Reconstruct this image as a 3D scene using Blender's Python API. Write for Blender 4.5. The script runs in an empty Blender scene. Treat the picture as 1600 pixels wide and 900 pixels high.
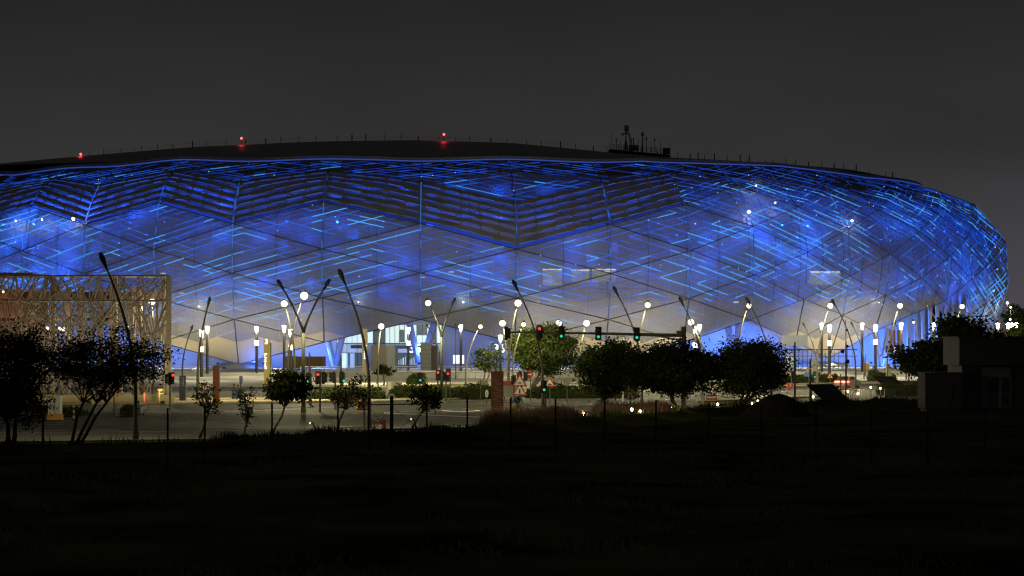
import bpy, bmesh, math, random
from mathutils import Vector, Matrix
R = math.radians
C = bpy.context.scene.collection
sc = bpy.context.scene

# ------------------------------------------------------------------ camera
F = 3600.0; ZC = 5.4; HY = 540.0          # focal length in photo pixels, eye height, horizon row
cam_d = bpy.data.cameras.new('camera'); cam = bpy.data.objects.new('camera', cam_d); C.objects.link(cam)
cam.location = (0, 0, ZC); cam.rotation_euler = (R(90), 0, 0)
cam_d.sensor_width = 36; cam_d.lens = 36 * F / 1600; cam_d.shift_y = 90 / 1600
cam_d.clip_start = 1; cam_d.clip_end = 9000
sc.camera = cam
# ------------------------------------------------------------------ world: overcast night sky lit by the city
w = bpy.data.worlds.new('World'); sc.world = w; w.use_nodes = True
nt = w.node_tree; nt.nodes.clear()
out = nt.nodes.new('ShaderNodeOutputWorld'); bg = nt.nodes.new('ShaderNodeBackground')
tc = nt.nodes.new('ShaderNodeTexCoord'); sep = nt.nodes.new('ShaderNodeSeparateXYZ')
nt.links.new(tc.outputs['Generated'], sep.inputs[0])
r1 = nt.nodes.new('ShaderNodeValToRGB'); r1.color_ramp.elements[0].position = 0.0
r1.color_ramp.elements[0].color = (.046, .044, .046, 1); r1.color_ramp.elements[1].position = .16
r1.color_ramp.elements[1].color = (.0165, .0165, .0167, 1)
e = r1.color_ramp.elements.new(.075); e.color = (.0325, .0320, .0318, 1)
nt.links.new(sep.outputs['Z'], r1.inputs[0])
r2 = nt.nodes.new('ShaderNodeValToRGB')
r2.color_ramp.elements[0].position = .12; r2.color_ramp.elements[0].color = (0, 0, 0, 1)
r2.color_ramp.elements[1].position = .26; r2.color_ramp.elements[1].color = (1, 1, 1, 1)
nt.links.new(sep.outputs['X'], r2.inputs[0])
r3 = nt.nodes.new('ShaderNodeValToRGB')
r3.color_ramp.elements[0].position = .005; r3.color_ramp.elements[0].color = (.046, .042, .062, 1)
r3.color_ramp.elements[1].position = .085; r3.color_ramp.elements[1].color = (0, 0, 0, 1)
nt.links.new(sep.outputs['Z'], r3.inputs[0])
mu = nt.nodes.new('ShaderNodeMix'); mu.data_type = 'RGBA'; mu.blend_type = 'MULTIPLY'; mu.inputs[0].default_value = 1
nt.links.new(r2.outputs[0], mu.inputs[6]); nt.links.new(r3.outputs[0], mu.inputs[7])
ad = nt.nodes.new('ShaderNodeMix'); ad.data_type = 'RGBA'; ad.blend_type = 'ADD'; ad.inputs[0].default_value = 1
nt.links.new(r1.outputs[0], ad.inputs[6]); nt.links.new(mu.outputs[2], ad.inputs[7])
nz = nt.nodes.new('ShaderNodeTexNoise'); nz.inputs['Scale'].default_value = 5; nz.inputs['Detail'].default_value = 5
mp = nt.nodes.new('ShaderNodeMapping'); mp.inputs['Scale'].default_value = (1, 1, 3.5); nt.links.new(tc.outputs['Generated'], mp.inputs[0]); nt.links.new(mp.outputs[0], nz.inputs[0])
mr_ = nt.nodes.new('ShaderNodeMapRange'); mr_.inputs[1].default_value = .3; mr_.inputs[2].default_value = .7; mr_.inputs[3].default_value = .88; mr_.inputs[4].default_value = 1.12; nt.links.new(nz.outputs['Fac'], mr_.inputs[0])
mm = nt.nodes.new('ShaderNodeMix'); mm.data_type = 'RGBA'; mm.blend_type = 'MULTIPLY'; mm.inputs[0].default_value = 1; nt.links.new(ad.outputs[2], mm.inputs[6]); nt.links.new(mr_.outputs[0], mm.inputs[7])
nt.links.new(mm.outputs[2], bg.inputs[0]); bg.inputs[1].default_value = 1.0
nt.links.new(bg.outputs[0], out.inputs[0])
# ------------------------------------------------------------------ exposure and sampling
sc.view_settings.view_transform = 'Standard'; sc.view_settings.look = 'None'
sc.view_settings.exposure = 0; sc.view_settings.gamma = 1
cy = sc.cycles
cy.max_bounces = 5; cy.diffuse_bounces = 2; cy.glossy_bounces = 2; cy.transmission_bounces = 3
cy.transparent_max_bounces = 16; cy.sample_clamp_indirect = 3; cy.sample_clamp_direct = 0
cy.use_denoising = True; cy.caustics_reflective = False; cy.caustics_refractive = False
cy.use_light_tree = True; cy.filter_width = 1.3
LP = dict(street=1.0, blue=1.0)            # overall light tuning

# ------------------------------------------------------------------ helpers
def P(px, d, z=0.0): return Vector(((px - 800) * d / F, d, z))          # photo column at distance d
def D(py, z=0.0): return (ZC - z) * F / (py - HY)                       # distance of a ground row
def Z(py, d): return ZC - (py - HY) * d / F                            # height of a photo row at distance d
def G(px, py, z=0.0): return P(px, D(py, z), z)

_m = {}
def mat(name, col, rough=.7, metal=0, emit=0, ecol=None, noise=0, nscale=1.0, bump=0, alpha=1, spec=None):
    if name in _m: return _m[name]
    m = bpy.data.materials.new(name); m.use_nodes = True; n = m.node_tree; b = n.nodes['Principled BSDF']
    b.inputs['Base Color'].default_value = (*col, 1); b.inputs['Roughness'].default_value = rough
    b.inputs['Metallic'].default_value = metal
    if spec is not None: b.inputs['Specular IOR Level'].default_value = spec
    if emit:
        b.inputs['Emission Color'].default_value = (*(ecol or col), 1); b.inputs['Emission Strength'].default_value = emit
    if noise or bump:
        t = n.nodes.new('ShaderNodeTexCoord'); q = n.nodes.new('ShaderNodeTexNoise'); q.inputs['Scale'].default_value = nscale
        q.inputs['Detail'].default_value = 6
        n.links.new(t.outputs['Object'], q.inputs['Vector'])
        if noise:
            r = n.nodes.new('ShaderNodeValToRGB'); r.color_ramp.elements[0].position = .3; r.color_ramp.elements[1].position = .7
            r.color_ramp.elements[0].color = (*[c * (1 - noise) for c in col], 1); r.color_ramp.elements[1].color = (*[min(1, c * (1 + noise)) for c in col], 1)
            n.links.new(q.outputs['Fac'], r.inputs[0]); n.links.new(r.outputs[0], b.inputs['Base Color'])
        if bump:
            k = n.nodes.new('ShaderNodeBump'); k.inputs['Strength'].default_value = bump; k.inputs['Distance'].default_value = .05
            n.links.new(q.outputs['Fac'], k.inputs['Height']); n.links.new(k.outputs[0], b.inputs['Normal'])
    _m[name] = m; return m

class MB:
    def __init__(s): s.v = []; s.f = []; s.mi = []; s.k = 0
    def face(s, pts, k=None):
        i = len(s.v); s.v += [tuple(p) for p in pts]; s.f.append(tuple(range(i, i + len(pts)))); s.mi.append(s.k if k is None else k)
        return s
    def hull(s, bot, top):                      # prism between two equal rings
        i = len(s.v); n = len(bot); s.v += [tuple(p) for p in bot] + [tuple(p) for p in top]
        s.f.append(tuple(range(i + n - 1, i - 1, -1))); s.f.append(tuple(range(i + n, i + 2 * n)))
        for a in range(n):
            b = (a + 1) % n; s.f.append((i + a, i + b, i + n + b, i + n + a))
        s.mi += [s.k] * (n + 2); return s
    def box(s, c, size, rz=0, rx=0, ry=0):
        M = Matrix.Translation(c) @ Matrix.Rotation(rz, 4, 'Z') @ Matrix.Rotation(rx, 4, 'X') @ Matrix.Rotation(ry, 4, 'Y')
        x, y, z = [q / 2 for q in size]
        b = [M @ Vector(p) for p in ((-x, -y, -z), (x, -y, -z), (x, y, -z), (-x, y, -z))]
        t = [M @ Vector(p) for p in ((-x, -y, z), (x, -y, z), (x, y, z), (-x, y, z))]
        return s.hull(b, t)
    def path(s, pts, rad, n=6, cap=True):
        pts = [Vector(p) for p in pts]; i0 = len(s.v)
        if not hasattr(rad, '__len__'): rad = [rad] * len(pts)
        for a, p in enumerate(pts):
            t = (pts[min(a + 1, len(pts) - 1)] - pts[max(a - 1, 0)]).normalized()
            u = t.cross(Vector((0, 1, .123))).normalized(); w_ = t.cross(u)
            for k in range(n):
                an = 2 * math.pi * k / n; s.v.append(tuple(p + (u * math.cos(an) + w_ * math.sin(an)) * rad[a]))
        for a in range(len(pts) - 1):
            for k in range(n):
                b = (k + 1) % n; s.f.append((i0 + a * n + k, i0 + a * n + b, i0 + (a + 1) * n + b, i0 + (a + 1) * n + k)); s.mi.append(s.k)
        if cap:
            s.f.append(tuple(i0 + k for k in range(n - 1, -1, -1))); s.f.append(tuple(i0 + (len(pts) - 1) * n + k for k in range(n))); s.mi += [s.k] * 2
        return s
    def ball(s, c, r, seg=10, ring=6):
        if not hasattr(r, '__len__'): r = (r, r, r)
        c = Vector(c); i0 = len(s.v)
        s.v.append((c.x, c.y, c.z - r[2]))
        for a in range(1, ring):
            ph = -math.pi / 2 + math.pi * a / ring
            for k in range(seg):
                t = 2 * math.pi * k / seg
                s.v.append((c.x + r[0] * math.cos(ph) * math.cos(t), c.y + r[1] * math.cos(ph) * math.sin(t), c.z + r[2] * math.sin(ph)))
        s.v.append((c.x, c.y, c.z + r[2])); top = len(s.v) - 1
        for k in range(seg):
            b = (k + 1) % seg; s.f.append((i0, i0 + 1 + b, i0 + 1 + k)); s.mi.append(s.k)
            for a in range(ring - 2):
                q = i0 + 1 + a * seg; s.f.append((q + k, q + b, q + seg + b, q + seg + k)); s.mi.append(s.k)
            q = i0 + 1 + (ring - 2) * seg; s.f.append((q + k, q + b, top)); s.mi.append(s.k)
        return s
    def disc(s, c, r, th=.04, seg=24, rz=0):     # upright disc facing -Y
        c = Vector(c); M = Matrix.Rotation(rz, 4, 'Z')
        ring = [(math.cos(2 * math.pi * k / seg) * r, math.sin(2 * math.pi * k / seg) * r) for k in range(seg)]
        return s.hull([c + M @ Vector((x, -th / 2, z)) for x, z in ring], [c + M @ Vector((x, th / 2, z)) for x, z in ring])
    def poly(s, c, pts, th=.04, rz=0):           # upright plate from (x,z) outline facing -Y
        c = Vector(c); M = Matrix.Rotation(rz, 4, 'Z')
        return s.hull([c + M @ Vector((x, -th / 2, z)) for x, z in pts], [c + M @ Vector((x, th / 2, z)) for x, z in pts])
    def build(s, name, mats, parent=None, smooth=False, origin=None):
        if not isinstance(mats, (list, tuple)): mats = [mats]
        me = bpy.data.meshes.new(name)
        o_ = Vector(origin) if origin is not None else (parent.matrix_basis.translation.copy() if parent is not None and parent.parent is None else Vector((0, 0, 0)))
        if parent is not None and parent.parent is not None: o_ = parent.parent.matrix_basis.translation.copy()
        me.from_pydata([(a - o_.x, b - o_.y, c_ - o_.z) for a, b, c_ in s.v], [], s.f)
        for m in mats: me.materials.append(m)
        me.polygons.foreach_set('material_index', s.mi)
        if smooth: me.polygons.foreach_set('use_smooth', [True] * len(s.f))
        me.update()
        o = bpy.data.objects.new(name, me); C.objects.link(o)
        if parent is not None: o.parent = parent
        else: o.location = o_
        return o

def tag(o, label=None, cat=None, group=None, kind=None):
    for k, v in (('label', label), ('category', cat), ('group', group), ('kind', kind)):
        if v: o[k] = v
    return o
def thing(name, loc, label, cat, group=None):
    o = bpy.data.objects.new(name, None); C.objects.link(o); o.location = loc; o.empty_display_size = .5
    return tag(o, label, cat, group)
def copy_tree(o, parent=None):
    c = o.copy(); C.objects.link(c)
    if parent is not None: c.parent = parent
    for ch in list(o.children): copy_tree(ch, c)
    return c
def lamp(name, loc, col, power, size=.3, parent=None, spot=None, target=None, blend=.5):
    l = bpy.data.lights.new(name, 'SPOT' if spot else 'POINT'); l.color = col; l.energy = power; l.shadow_soft_size = size
    o = bpy.data.objects.new(name, l); C.objects.link(o)
    if spot:
        l.spot_size = R(spot); l.spot_blend = blend
        o.rotation_euler = (Vector(target) - Vector(loc)).to_track_quat('-Z', 'Y').to_euler()
    if parent is not None:
        o.parent = parent; o.location = Vector(loc) - parent.matrix_basis.translation
    else: o.location = loc
    return o

# ------------------------------------------------------------------ ground
asphalt = mat('asphalt', (.040, .040, .035), .72, noise=.3, nscale=.35, bump=.15, spec=.3)
field_m = mat('field soil', (.07, .07, .022), .95, noise=.85, nscale=.14, bump=.6, spec=0)
paver_m = mat('yellow paver', (.36, .29, .16), .8, noise=.25, nscale=.6)
plaza_m = mat('plaza paving', (.50, .46, .36), .7, noise=.15, nscale=.25)
kerb_m = mat('kerb concrete', (.40, .38, .32), .8)
conc_m = mat('concrete', (.36, .35, .33), .8, noise=.12, nscale=.4)
line_m = mat('road paint', (.75, .74, .70), .6)
soil2_m = mat('planting soil', (.09, .085, .05), .95, noise=.4, nscale=.6, spec=0)

def sheet(name, pts, z, m, thick=0):
    b = MB()
    if thick: b.hull([(x, y, z - thick) for x, y in pts], [(x, y, z) for x, y in pts])
    else: b.face([(x, y, z) for x, y in pts])
    return tag(b.build(name, m), kind='structure')
def gp(lst): return [(G(a, b).x, G(a, b).y) for a, b in lst]

sheet('ground', [(-4000, -200), (4000, -200), (4000, 7000), (-4000, 7000)], 0, soil2_m)
# near field: one gently uneven sheet, rising to a low bank before the road
b = MB(); random.seed(5)
edge = [(-200, 80), (-60, 112), (-27.5, 124), (-21, 127), (-5.8, 133), (4.3, 157), (15.4, 187), (24, 200), (35, 209), (60, 228), (120, 262), (300, 330)]
def edge_y(x):
    for (x0, y0), (x1, y1) in zip(edge, edge[1:]):
        if x0 <= x <= x1: return y0 + (y1 - y0) * (x - x0) / (x1 - x0)
    return edge[-1][1]
xs = [-190 + i * 2.5 for i in range(190)]
rows = 46
grid = []
for i, x in enumerate(xs):
    ey = edge_y(x)
    for j in range(rows):
        t = j / (rows - 1); y = -10 + (ey + 10) * t
        bank = (.2 if x < -17 else (.2 + .45 * min(1, (x + 17) / 6))) * max(0, 1 - abs(ey - 7 - y) / 7) ** .8
        z = .02 + bank + .10 * math.sin(x * .31 + y * .17) * math.sin(y * .23) * min(1, t * 3) * (t < .9) + .1 * (t < .9)
        if j == rows - 1: z = .012
        grid.append((x, y, z + (random.uniform(0, .07) if .1 < t < .98 else 0)))
b.v = grid
for i in range(len(xs) - 1):
    for j in range(rows - 1):
        a = i * rows + j; b.f.append((a, a + rows, a + rows + 1, a + 1)); b.mi.append(0)
tag(b.build('field', field_m, smooth=True), kind='structure')

# road in front of the stadium, running from near left to far right
road_near = [(-200, 83), (-60, 115), (-27.5, 127), (-5.8, 136), (4.3, 160), (15.4, 190), (24, 203), (35, 212), (60, 231), (130, 270)]
road_far = [(150, 420), (85, 350), (57, 322), (35, 300), (12, 262), (-5, 236), (-14, 218), (-30, 209), (-60, 203), (-200, 190)]
sheet('road', road_near + road_far, .004, asphalt)
cross = gp([(735, 636), (1010, 630), (1010, 598), (905, 600), (760, 622)])
sheet('road_crossing', [(-12, 222), (14, 245), (30, 290), (20, 330), (2, 322), (-4, 262), (-14, 240)], .008, asphalt)
sheet('service_road', [(-90, 246), (-16, 240), (-10, 262), (-12, 300), (-90, 300)], .008, asphalt)
# yellow paved islands with kerbs
for i, (pts) in enumerate([
    [(-70, 205), (-30, 211), (-14, 221), (-15, 227), (-30, 222), (-70, 216)],
    [(-70, 219), (-30, 225.5), (-14, 231), (-14.5, 237), (-30, 233), (-70, 229)],
    [(-13, 218.5), (-8, 228), (0, 240), (4, 249), (-5, 240), (-14, 228)],
    [(-8, 243), (3, 252), (7, 262), (-4, 254)],
    [(10, 262), (32, 300), (55, 328), (52, 336), (30, 312), (10, 274)],
    [(17.5, 218), (24, 226), (32, 240), (28, 240), (19, 227)]]):
    sheet('paved_island', pts, .13, paver_m, .12)
    c = MB()
    for a in range(len(pts)):
        p, q = Vector((*pts[a], .08)), Vector((*pts[(a + 1) % len(pts)], .08))
        d = q - p; c.box((p + q) / 2, (d.length + .1, .18, .158), rz=math.atan2(d.y, d.x))
    tag(c.build('kerb', kerb_m), kind='structure')
# plaza
sheet('plaza', [(-260, 301), (-14, 301), (-10, 326), (22, 334), (60, 354), (95, 366), (300, 400), (300, 900), (-260, 900)], .012, plaza_m)
b = MB(); b.hull([(-240, 408, .012), (28, 408, .012), (45, 425, .012), (300, 440, .012), (300, 800, .012), (-240, 800, .012)],
                 [(-240, 410, .6), (28, 410, .6), (45, 427, .6), (300, 446, .6), (300, 800, .6), (-240, 800, .6)])
tag(b.build('terrace', plaza_m), kind='structure')
# markings: lane dashes along the near road and a zebra crossing
b = MB()
def along(t, off):
    pts = [(-60, 159), (-27, 166), (-6, 178), (6, 200), (20, 232), (35, 262), (60, 300)]
    s = t * (len(pts) - 1); i = min(int(s), len(pts) - 2); f = s - i
    p = Vector(pts[i]).lerp(Vector(pts[i + 1]), f); d = (Vector(pts[i + 1]) - Vector(pts[i])).normalized()
    return p + Vector((-d.y, d.x)) * off
for off in (-22, -18.5, -7.5, -3.6, 3.6, 7.6, 20):
    solid = off in (-22, 20)
    for k in range(60):
        t0 = k / 60; t1 = t0 + (1 / 60 if solid else .007)
        p, q = along(t0, off), along(t1, off); d = (q - p).normalized(); n = Vector((-d.y, d.x)) * .09
        b.face([(*(p - n), .010), (*(q - n), .010), (*(q + n), .010), (*(p + n), .010)])
for k in range(14):
    x0 = P(1152 + k * 9, 250).x
    b.face([(x0, 243, .011), (x0 + .38, 243, .011), (x0 + .7, 248.5, .011), (x0 + .32, 248.5, .011)])
b.face([(*G(600, 645).xy, .011), (*G(760, 652).xy, .011), (*G(760, 653).xy, .011), (*G(600, 646).xy, .011)])
for a in range(12):
    p = G(690 + a * 5, 641.5 + 2.5 * math.sin(a / 12 * 3.1)); q = G(695 + a * 5, 641.5 + 2.5 * math.sin((a + 1) / 12 * 3.1))
    b.face([(p.x, p.y, .011), (q.x, q.y, .011), (q.x, q.y + 1.2, .011), (p.x, p.y + 1.2, .011)])
tag(b.build('road_markings', line_m), kind='structure')
b = MB()
for pr in (road_near, ):
    for p, q in zip(pr, pr[1:]):
        p, q = Vector((*p, .07)), Vector((*q, .07)); d = q - p
        b.box((p + q) / 2 - Vector((0, .4, 0)), (d.length + .1, .2, .15), rz=math.atan2(d.y, d.x))
tag(b.build('road_kerb', kerb_m), kind='structure')

# ================================================================== STADIUM
random.seed(11)
CX, CY, A_, B_, NE = -32.0, 592.0, 156.5, 110.0, 2.35
def plan(th, off=0.0):
    c, s = math.cos(th), math.sin(th)
    x = A_ * math.copysign(abs(c) ** (2 / NE), c); y = B_ * math.copysign(abs(s) ** (2 / NE), s)
    nx = math.copysign(abs(x / A_) ** (NE - 1) / A_, x); ny = math.copysign(abs(y / B_) ** (NE - 1) / B_, y)
    l = math.hypot(nx, ny) or 1
    return Vector((CX + x - nx / l * off, CY + y - ny / l * off))
def th_for_px(px):                           # the front side: th from -pi (left end) to 0 (right end)
    lo, hi = -math.pi * .93, -.04
    for _ in range(60):
        mid = (lo + hi) / 2; p = plan(mid)
        if 800 + p.x / p.y * F < px: lo = mid
        else: hi = mid
    return (lo + hi) / 2
NC = 40
PX = {-4: -62, -3: 34, -2: 130, -1: 240, 0: 362, 1: 503, 2: 657, 3: 808, 4: 955, 5: 1080, 6: 1180, 7: 1262, 8: 1330, 9: 1391, 10: 1442, 11: 1484, 12: 1520, 13: 1550}
TH = {c: th_for_px(p) for c, p in PX.items()}
seg_n = 36 - 13
arc = []; acc = 0; p0 = plan(TH[13]); N_ = 3000
for k in range(N_ + 1):
    t = TH[13] + (TH[-4] + 2 * math.pi - TH[13]) * k / N_; p = plan(t); acc += (p - p0).length; p0 = p; arc.append((acc, t))
for c in range(14, 36):
    tgt = acc * (c - 13) / seg_n
    TH[c] = next(t for a, t in arc if a >= tgt)
TH[36] = TH[-4] + 2 * math.pi
JZ = [1.4, 6.1, 10.9, 15.4, 20.6, 25.6, 31.0, 35.6, 40.3, 43.2, 45.8]
JO = [8, 5, 3, 1.5, .4, 0, 1, 4, 9, 15, 21]
def interp(A, t):
    t = max(0, min(len(A) - 1, t)); i = min(int(t), len(A) - 2); return A[i] + (A[i + 1] - A[i]) * (t - i)
DZ = {7: .2, 8: 1.2, 9: 2.4, 10: 1.6}
def node(c, j, off=0.0, dz=0.0):
    cc = c
    while cc > 36: cc -= NC
    while cc < -4: cc += NC
    i = math.floor(cc); f = cc - i
    t = TH[i] if f < 1e-6 else TH[i] + (TH[i + 1] - TH[i]) * f
    ce = c if c < 20 else c - 40
    wr = max(0, min(1, (c - 7.5) / 3)) if c < 18 else max(0, 1 - (c - 18) / 6)
    q = plan(t, interp(JO, j) * (1 - .08 * wr * max(0, min(1, (j - 6) / 1.5, (10 - j) / 1.0))) + off)
    z = interp(JZ, j) + dz - 1.5 * wr * max(0, (j - 7.5) / 2.5)
    d0 = DZ.get(i, 0) * (1 - f) + DZ.get(i + 1, 0) * f
    z += d0 * max(0, min(1, (3.6 - j) / 1.4))
    ci = c if c < 20 else c - 40
    if j > 6 and ci < -1: z -= .75 * (min(3, -1 - ci) if ci > -5 else max(0, 8 + ci)) * (j - 6) / 4
    if j > 9.5 and cc < 5: z += .25 * math.cos(math.pi * cc) * -1
    return Vector((q.x, q.y, z))
JB = {}
for c in range(-4, 37): JB[c] = [0, 1, 2, 1][(c + 4) % 4]
JB.update({9: 1, 10: 2, 11: 3, 12: 2, 13: 1})
for c in range(14, 31): JB[c] = [0, 1, 2, 1][(c - 14) % 4]
JB.update({30: 0, 31: 1, 32: 2, 33: 3, 34: 2, 35: 1, 36: 0})
JL = {-4: 6, -3: 7, -2: 6, -1: 7, 0: 6, 1: 7, 2: 6, 3: 5, 4: 6, 5: 7}
tris = []                                   # (three (c,j)) lattice triangles
for c in range(-4, 36):
    for j in range(0, 11):
        if (c + j) % 2 == 0:
            for T in (((c, j), (c, j + 2), (c + 1, j + 1)),): tris.append(T)
            tris.append(((c, j), (c + 1, j + 1), (c + 1, j - 1)))
good = []
for T in tris:
    if any(j > 10 or j < JB[c] for c, j in T): continue
    good.append(T)
for c in range(-4, 36):                     # triangles that close the zigzag at the top
    if c % 2: good.append(((c, 9), (c, 10), (c + 1, 10)))
    else: good.append(((c, 10), (c + 1, 10), (c + 1, 9)))
def is_louvre(T):
    c0 = min(c for c, j in T)
    if not (-4 <= c0 <= 4): return False
    cc = sum(c for c, j in T) / 3; jj = sum(j for c, j in T) / 3; f = cc - c0
    lo = JL[c0] + (JL[c0 + 1] - JL[c0]) * f
    return lo < jj < lo + 2

stadium = thing('stadium', (CX, CY, 0), 'huge oval football stadium with blue lit diamond mesh facade and dark roof', 'stadium')

def skin_mat(name, opac, base, nsc, tl_=.22):
    m = bpy.data.materials.new(name); m.use_nodes = True; n = m.node_tree; n.nodes.clear()
    o = n.nodes.new('ShaderNodeOutputMaterial'); tr = n.nodes.new('ShaderNodeBsdfTransparent')
    di = n.nodes.new('ShaderNodeBsdfPrincipled'); di.inputs['Base Color'].default_value = (*base, 1); di.inputs['Roughness'].default_value = .5
    tl = n.nodes.new('ShaderNodeBsdfTranslucent'); tl.inputs[0].default_value = (*[x * 1.1 for x in base], 1)
    m1 = n.nodes.new('ShaderNodeMixShader'); m1.inputs[0].default_value = tl_
    m2 = n.nodes.new('ShaderNodeMixShader')
    t = n.nodes.new('ShaderNodeTexCoord'); q = n.nodes.new('ShaderNodeTexNoise'); q.inputs['Scale'].default_value = nsc; q.inputs['Detail'].default_value = 3
    mr = n.nodes.new('ShaderNodeMapRange'); mr.inputs[1].default_value = .3; mr.inputs[2].default_value = .7
    mr.inputs[3].default_value = opac - .12; mr.inputs[4].default_value = min(1, opac + .12)
    n.links.new(t.outputs['Object'], q.inputs[0]); n.links.new(q.outputs['Fac'], mr.inputs[0]); n.links.new(mr.outputs[0], m2.inputs[0])
    n.links.new(di.outputs[0], m1.inputs[1]); n.links.new(tl.outputs[0], m1.inputs[2])
    n.links.new(tr.outputs[0], m2.inputs[1]); n.links.new(m1.outputs[0], m2.inputs[2]); n.links.new(m2.outputs[0], o.inputs[0])
    return m
sk_open = skin_mat('perforated mesh', .40, (.29, .31, .32), .09, .10)
sk_mid = skin_mat('fine perforated mesh', .58, (.38, .37, .30), .09, .08)
sk_solid = skin_mat('solid facade panel', .86, (.54, .48, .33), .09, .04)
sk_top = skin_mat('upper mesh', .55, (.20, .20, .21), .09)

shell = MB()
def inset(T3, g):
    ce = (T3[0] + T3[1] + T3[2]) / 3
    return [p + (ce - p) * g for p in T3]
for T in good:
    if is_louvre(T): continue
    P3 = [node(c, j) for c, j in T]
    n_ = 4
    jj = sum(j for c, j in T) / 3; c0 = sum(c for c, j in T) / 3
    # twelve to sixteen mesh panels per big triangle, each lifted by a hair so the facets catch light apart
    for a in range(n_):
        for b2 in range(n_ - a):
            def q(u, v): return P3[0] + (P3[1] - P3[0]) * (u / n_) + (P3[2] - P3[0]) * (v / n_)
            for up in (0, 1):
                if up and a + b2 >= n_ - 1: continue
                t3 = [q(a, b2), q(a + 1, b2), q(a, b2 + 1)] if not up else [q(a + 1, b2), q(a + 1, b2 + 1), q(a, b2 + 1)]
                zc = sum(p.z for p in t3) / 3
                k = 3 if jj > 7.9 else (2 if zc < 7.2 + 3.5 * max(0, 1 - abs(JB[min(36, max(-4, round(c0)))] - 1)) * .3 else (1 if zc < 15.5 else 0))
                shell.face(inset(t3, .018), k)
shell.build('facade_mesh', [sk_open, sk_mid, sk_solid, sk_top], stadium)

# dark joints along the diagonals, blue lit mullions along the verticals
seam_m = mat('seam steel', (.055, .065, .10), .5)
mull_m = mat('vertical mullion', (.10, .14, .30), .4, emit=.11, ecol=(.05, .2, 1))
mull2_m = mat('vertical mullion bright', (.10, .14, .30), .4, emit=.38, ecol=(.06, .30, 1))
seam = MB(); mull = MB(); done = set()
for T in good:
    for a in range(3):
        e_ = tuple(sorted((T[a], T[(a + 1) % 3])))
        if e_ in done: continue
        done.add(e_)
        p, q = node(*e_[0], off=-.08), node(*e_[1], off=-.08)
        if e_[0][0] == e_[1][0]:
            if e_[0][1] >= 2:
                for s in range(6):
                    mull.k = (1 if random.random() < .45 else 0) if 2 <= e_[0][1] <= 6 else (0 if random.random() < .5 else 2)
                    mull.path([p.lerp(q, s / 6), p.lerp(q, (s + 1) / 6)], .10, 4)
            else: seam.path([p, q], .13, 4)
        elif e_[0][1] != 10 or e_[1][1] != 10: seam.path([p, q], .095 if e_[0][0] < 6 else .075, 4)
seam.build('panel_joint', seam_m, stadium)
mull.build('mullion', [mull_m, mull2_m, seam_m], stadium)

# secondary steel lattice behind the mesh with LED strips on it
st_m = mat('lattice steel', (.25, .27, .32), .5)
led = [mat('led dim', (.02, .03, .1), .5, emit=e1, ecol=c1) for e1, c1 in ((1, (0, 0, 0)),)]
led = [mat('led faint', (.10, .14, .22), .5, emit=.62, ecol=(.008, .10, 1)), mat('led mid', (.10, .14, .2), .5, emit=1.05, ecol=(.010, .14, 1)), mat('led bright', (.1, .14, .2), .5, emit=1.6, ecol=(.05, .36, 1))]
def patch(c, j):                              # slow variation of how strongly the strips are driven
    return .5 + .5 * math.sin(c * 1.9 + j * 1.3) * math.cos(c * .8 - j * 1.7 + 1.2)
leds = [MB(), MB(), MB()]; dots = MB()
strip_t = {}
for T in good:
    if not is_louvre(T): strip_t.setdefault(min(c for c, j in T), []).append(T)
def facet(c, j, off):                         # point on the flat facet, moved inwards by off
    c0 = math.floor(c + 1e-9)
    for T in strip_t.get(c0, ()):
        (x0, y0), (x1, y1), (x2, y2) = T
        den = (y1 - y2) * (x0 - x2) + (x2 - x1) * (y0 - y2)
        a = ((y1 - y2) * (c - x2) + (x2 - x1) * (j - y2)) / den; b_ = ((y2 - y0) * (c - x2) + (x0 - x2) * (j - y2)) / den; g = 1 - a - b_
        if min(a, b_, g) > -1e-3: return node(x0, y0, off) * a + node(x1, y1, off) * b_ + node(x2, y2, off) * g
    return None
def vnoise(x, seed):
    def h(n): return random.Random(n * 7919 + seed * 104729).random()
    i = math.floor(x); f = x - i; f = f * f * (3 - 2 * f); return h(i) * (1 - f) + h(i + 1) * f
nl = 4; STEP = .125
for fam in (1, -1):
    for k in range(-16 * nl, 24 * nl):
        if k % nl == 0: continue                      # the main joints run here
        for r0 in range(int(-4 / STEP), int(14 / STEP)):
            c_a, c_b = r0 * STEP, (r0 + 1) * STEP
            ja, jb2 = k / nl + fam * c_a, k / nl + fam * c_b
            if not 1 < ja < 9.9 or not 1 < jb2 < 9.9: continue
            jb0 = JB[math.floor(c_a)]; jb1 = JB[math.floor(c_a) + 1]; bot = jb0 + (jb1 - jb0) * (c_a - math.floor(c_a))
            if ja < bot + .8: continue
            p, q = facet(c_a + 1e-4, ja, .3), facet(c_b - 1e-4, jb2, .3)
            if p is None or q is None: continue
            cm, jm = (c_a + c_b) / 2, (ja + jb2) / 2
            big = .5 * vnoise(cm * .9 + 40, 3) + .5 * vnoise(jm * .9 - cm * .4 + 20, 9)
            lev = .62 * vnoise(cm * 2.8 + k * 3.1, 100 + k * 2 + fam) + .55 * big
            bias = (.10 if fam > 0 else -.06) if cm < 1.5 else (.0 if cm < 4.5 else (.0 if fam > 0 else .09))
            lev += bias + (.05 if jm < 4.5 else 0)
            if jm < bot + 1.6: lev -= .06
            if jm > 8.3: lev -= .30
            if cm > 8.5: lev -= .07
            lev += random.uniform(-.085, .085)
            kk = 2 if lev > .75 else (1 if lev > .54 else 0)
            if kk == 0 and lev < .24: continue
            leds[kk].path([p, q], (.065, .095, .115)[kk], 3, cap=False)
            if random.random() < .02: dots.ball(p + Vector((0, -.6, 0)), .11, 5, 4)
names = ('led_strip', 'led_strip', 'led_strip')
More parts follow.
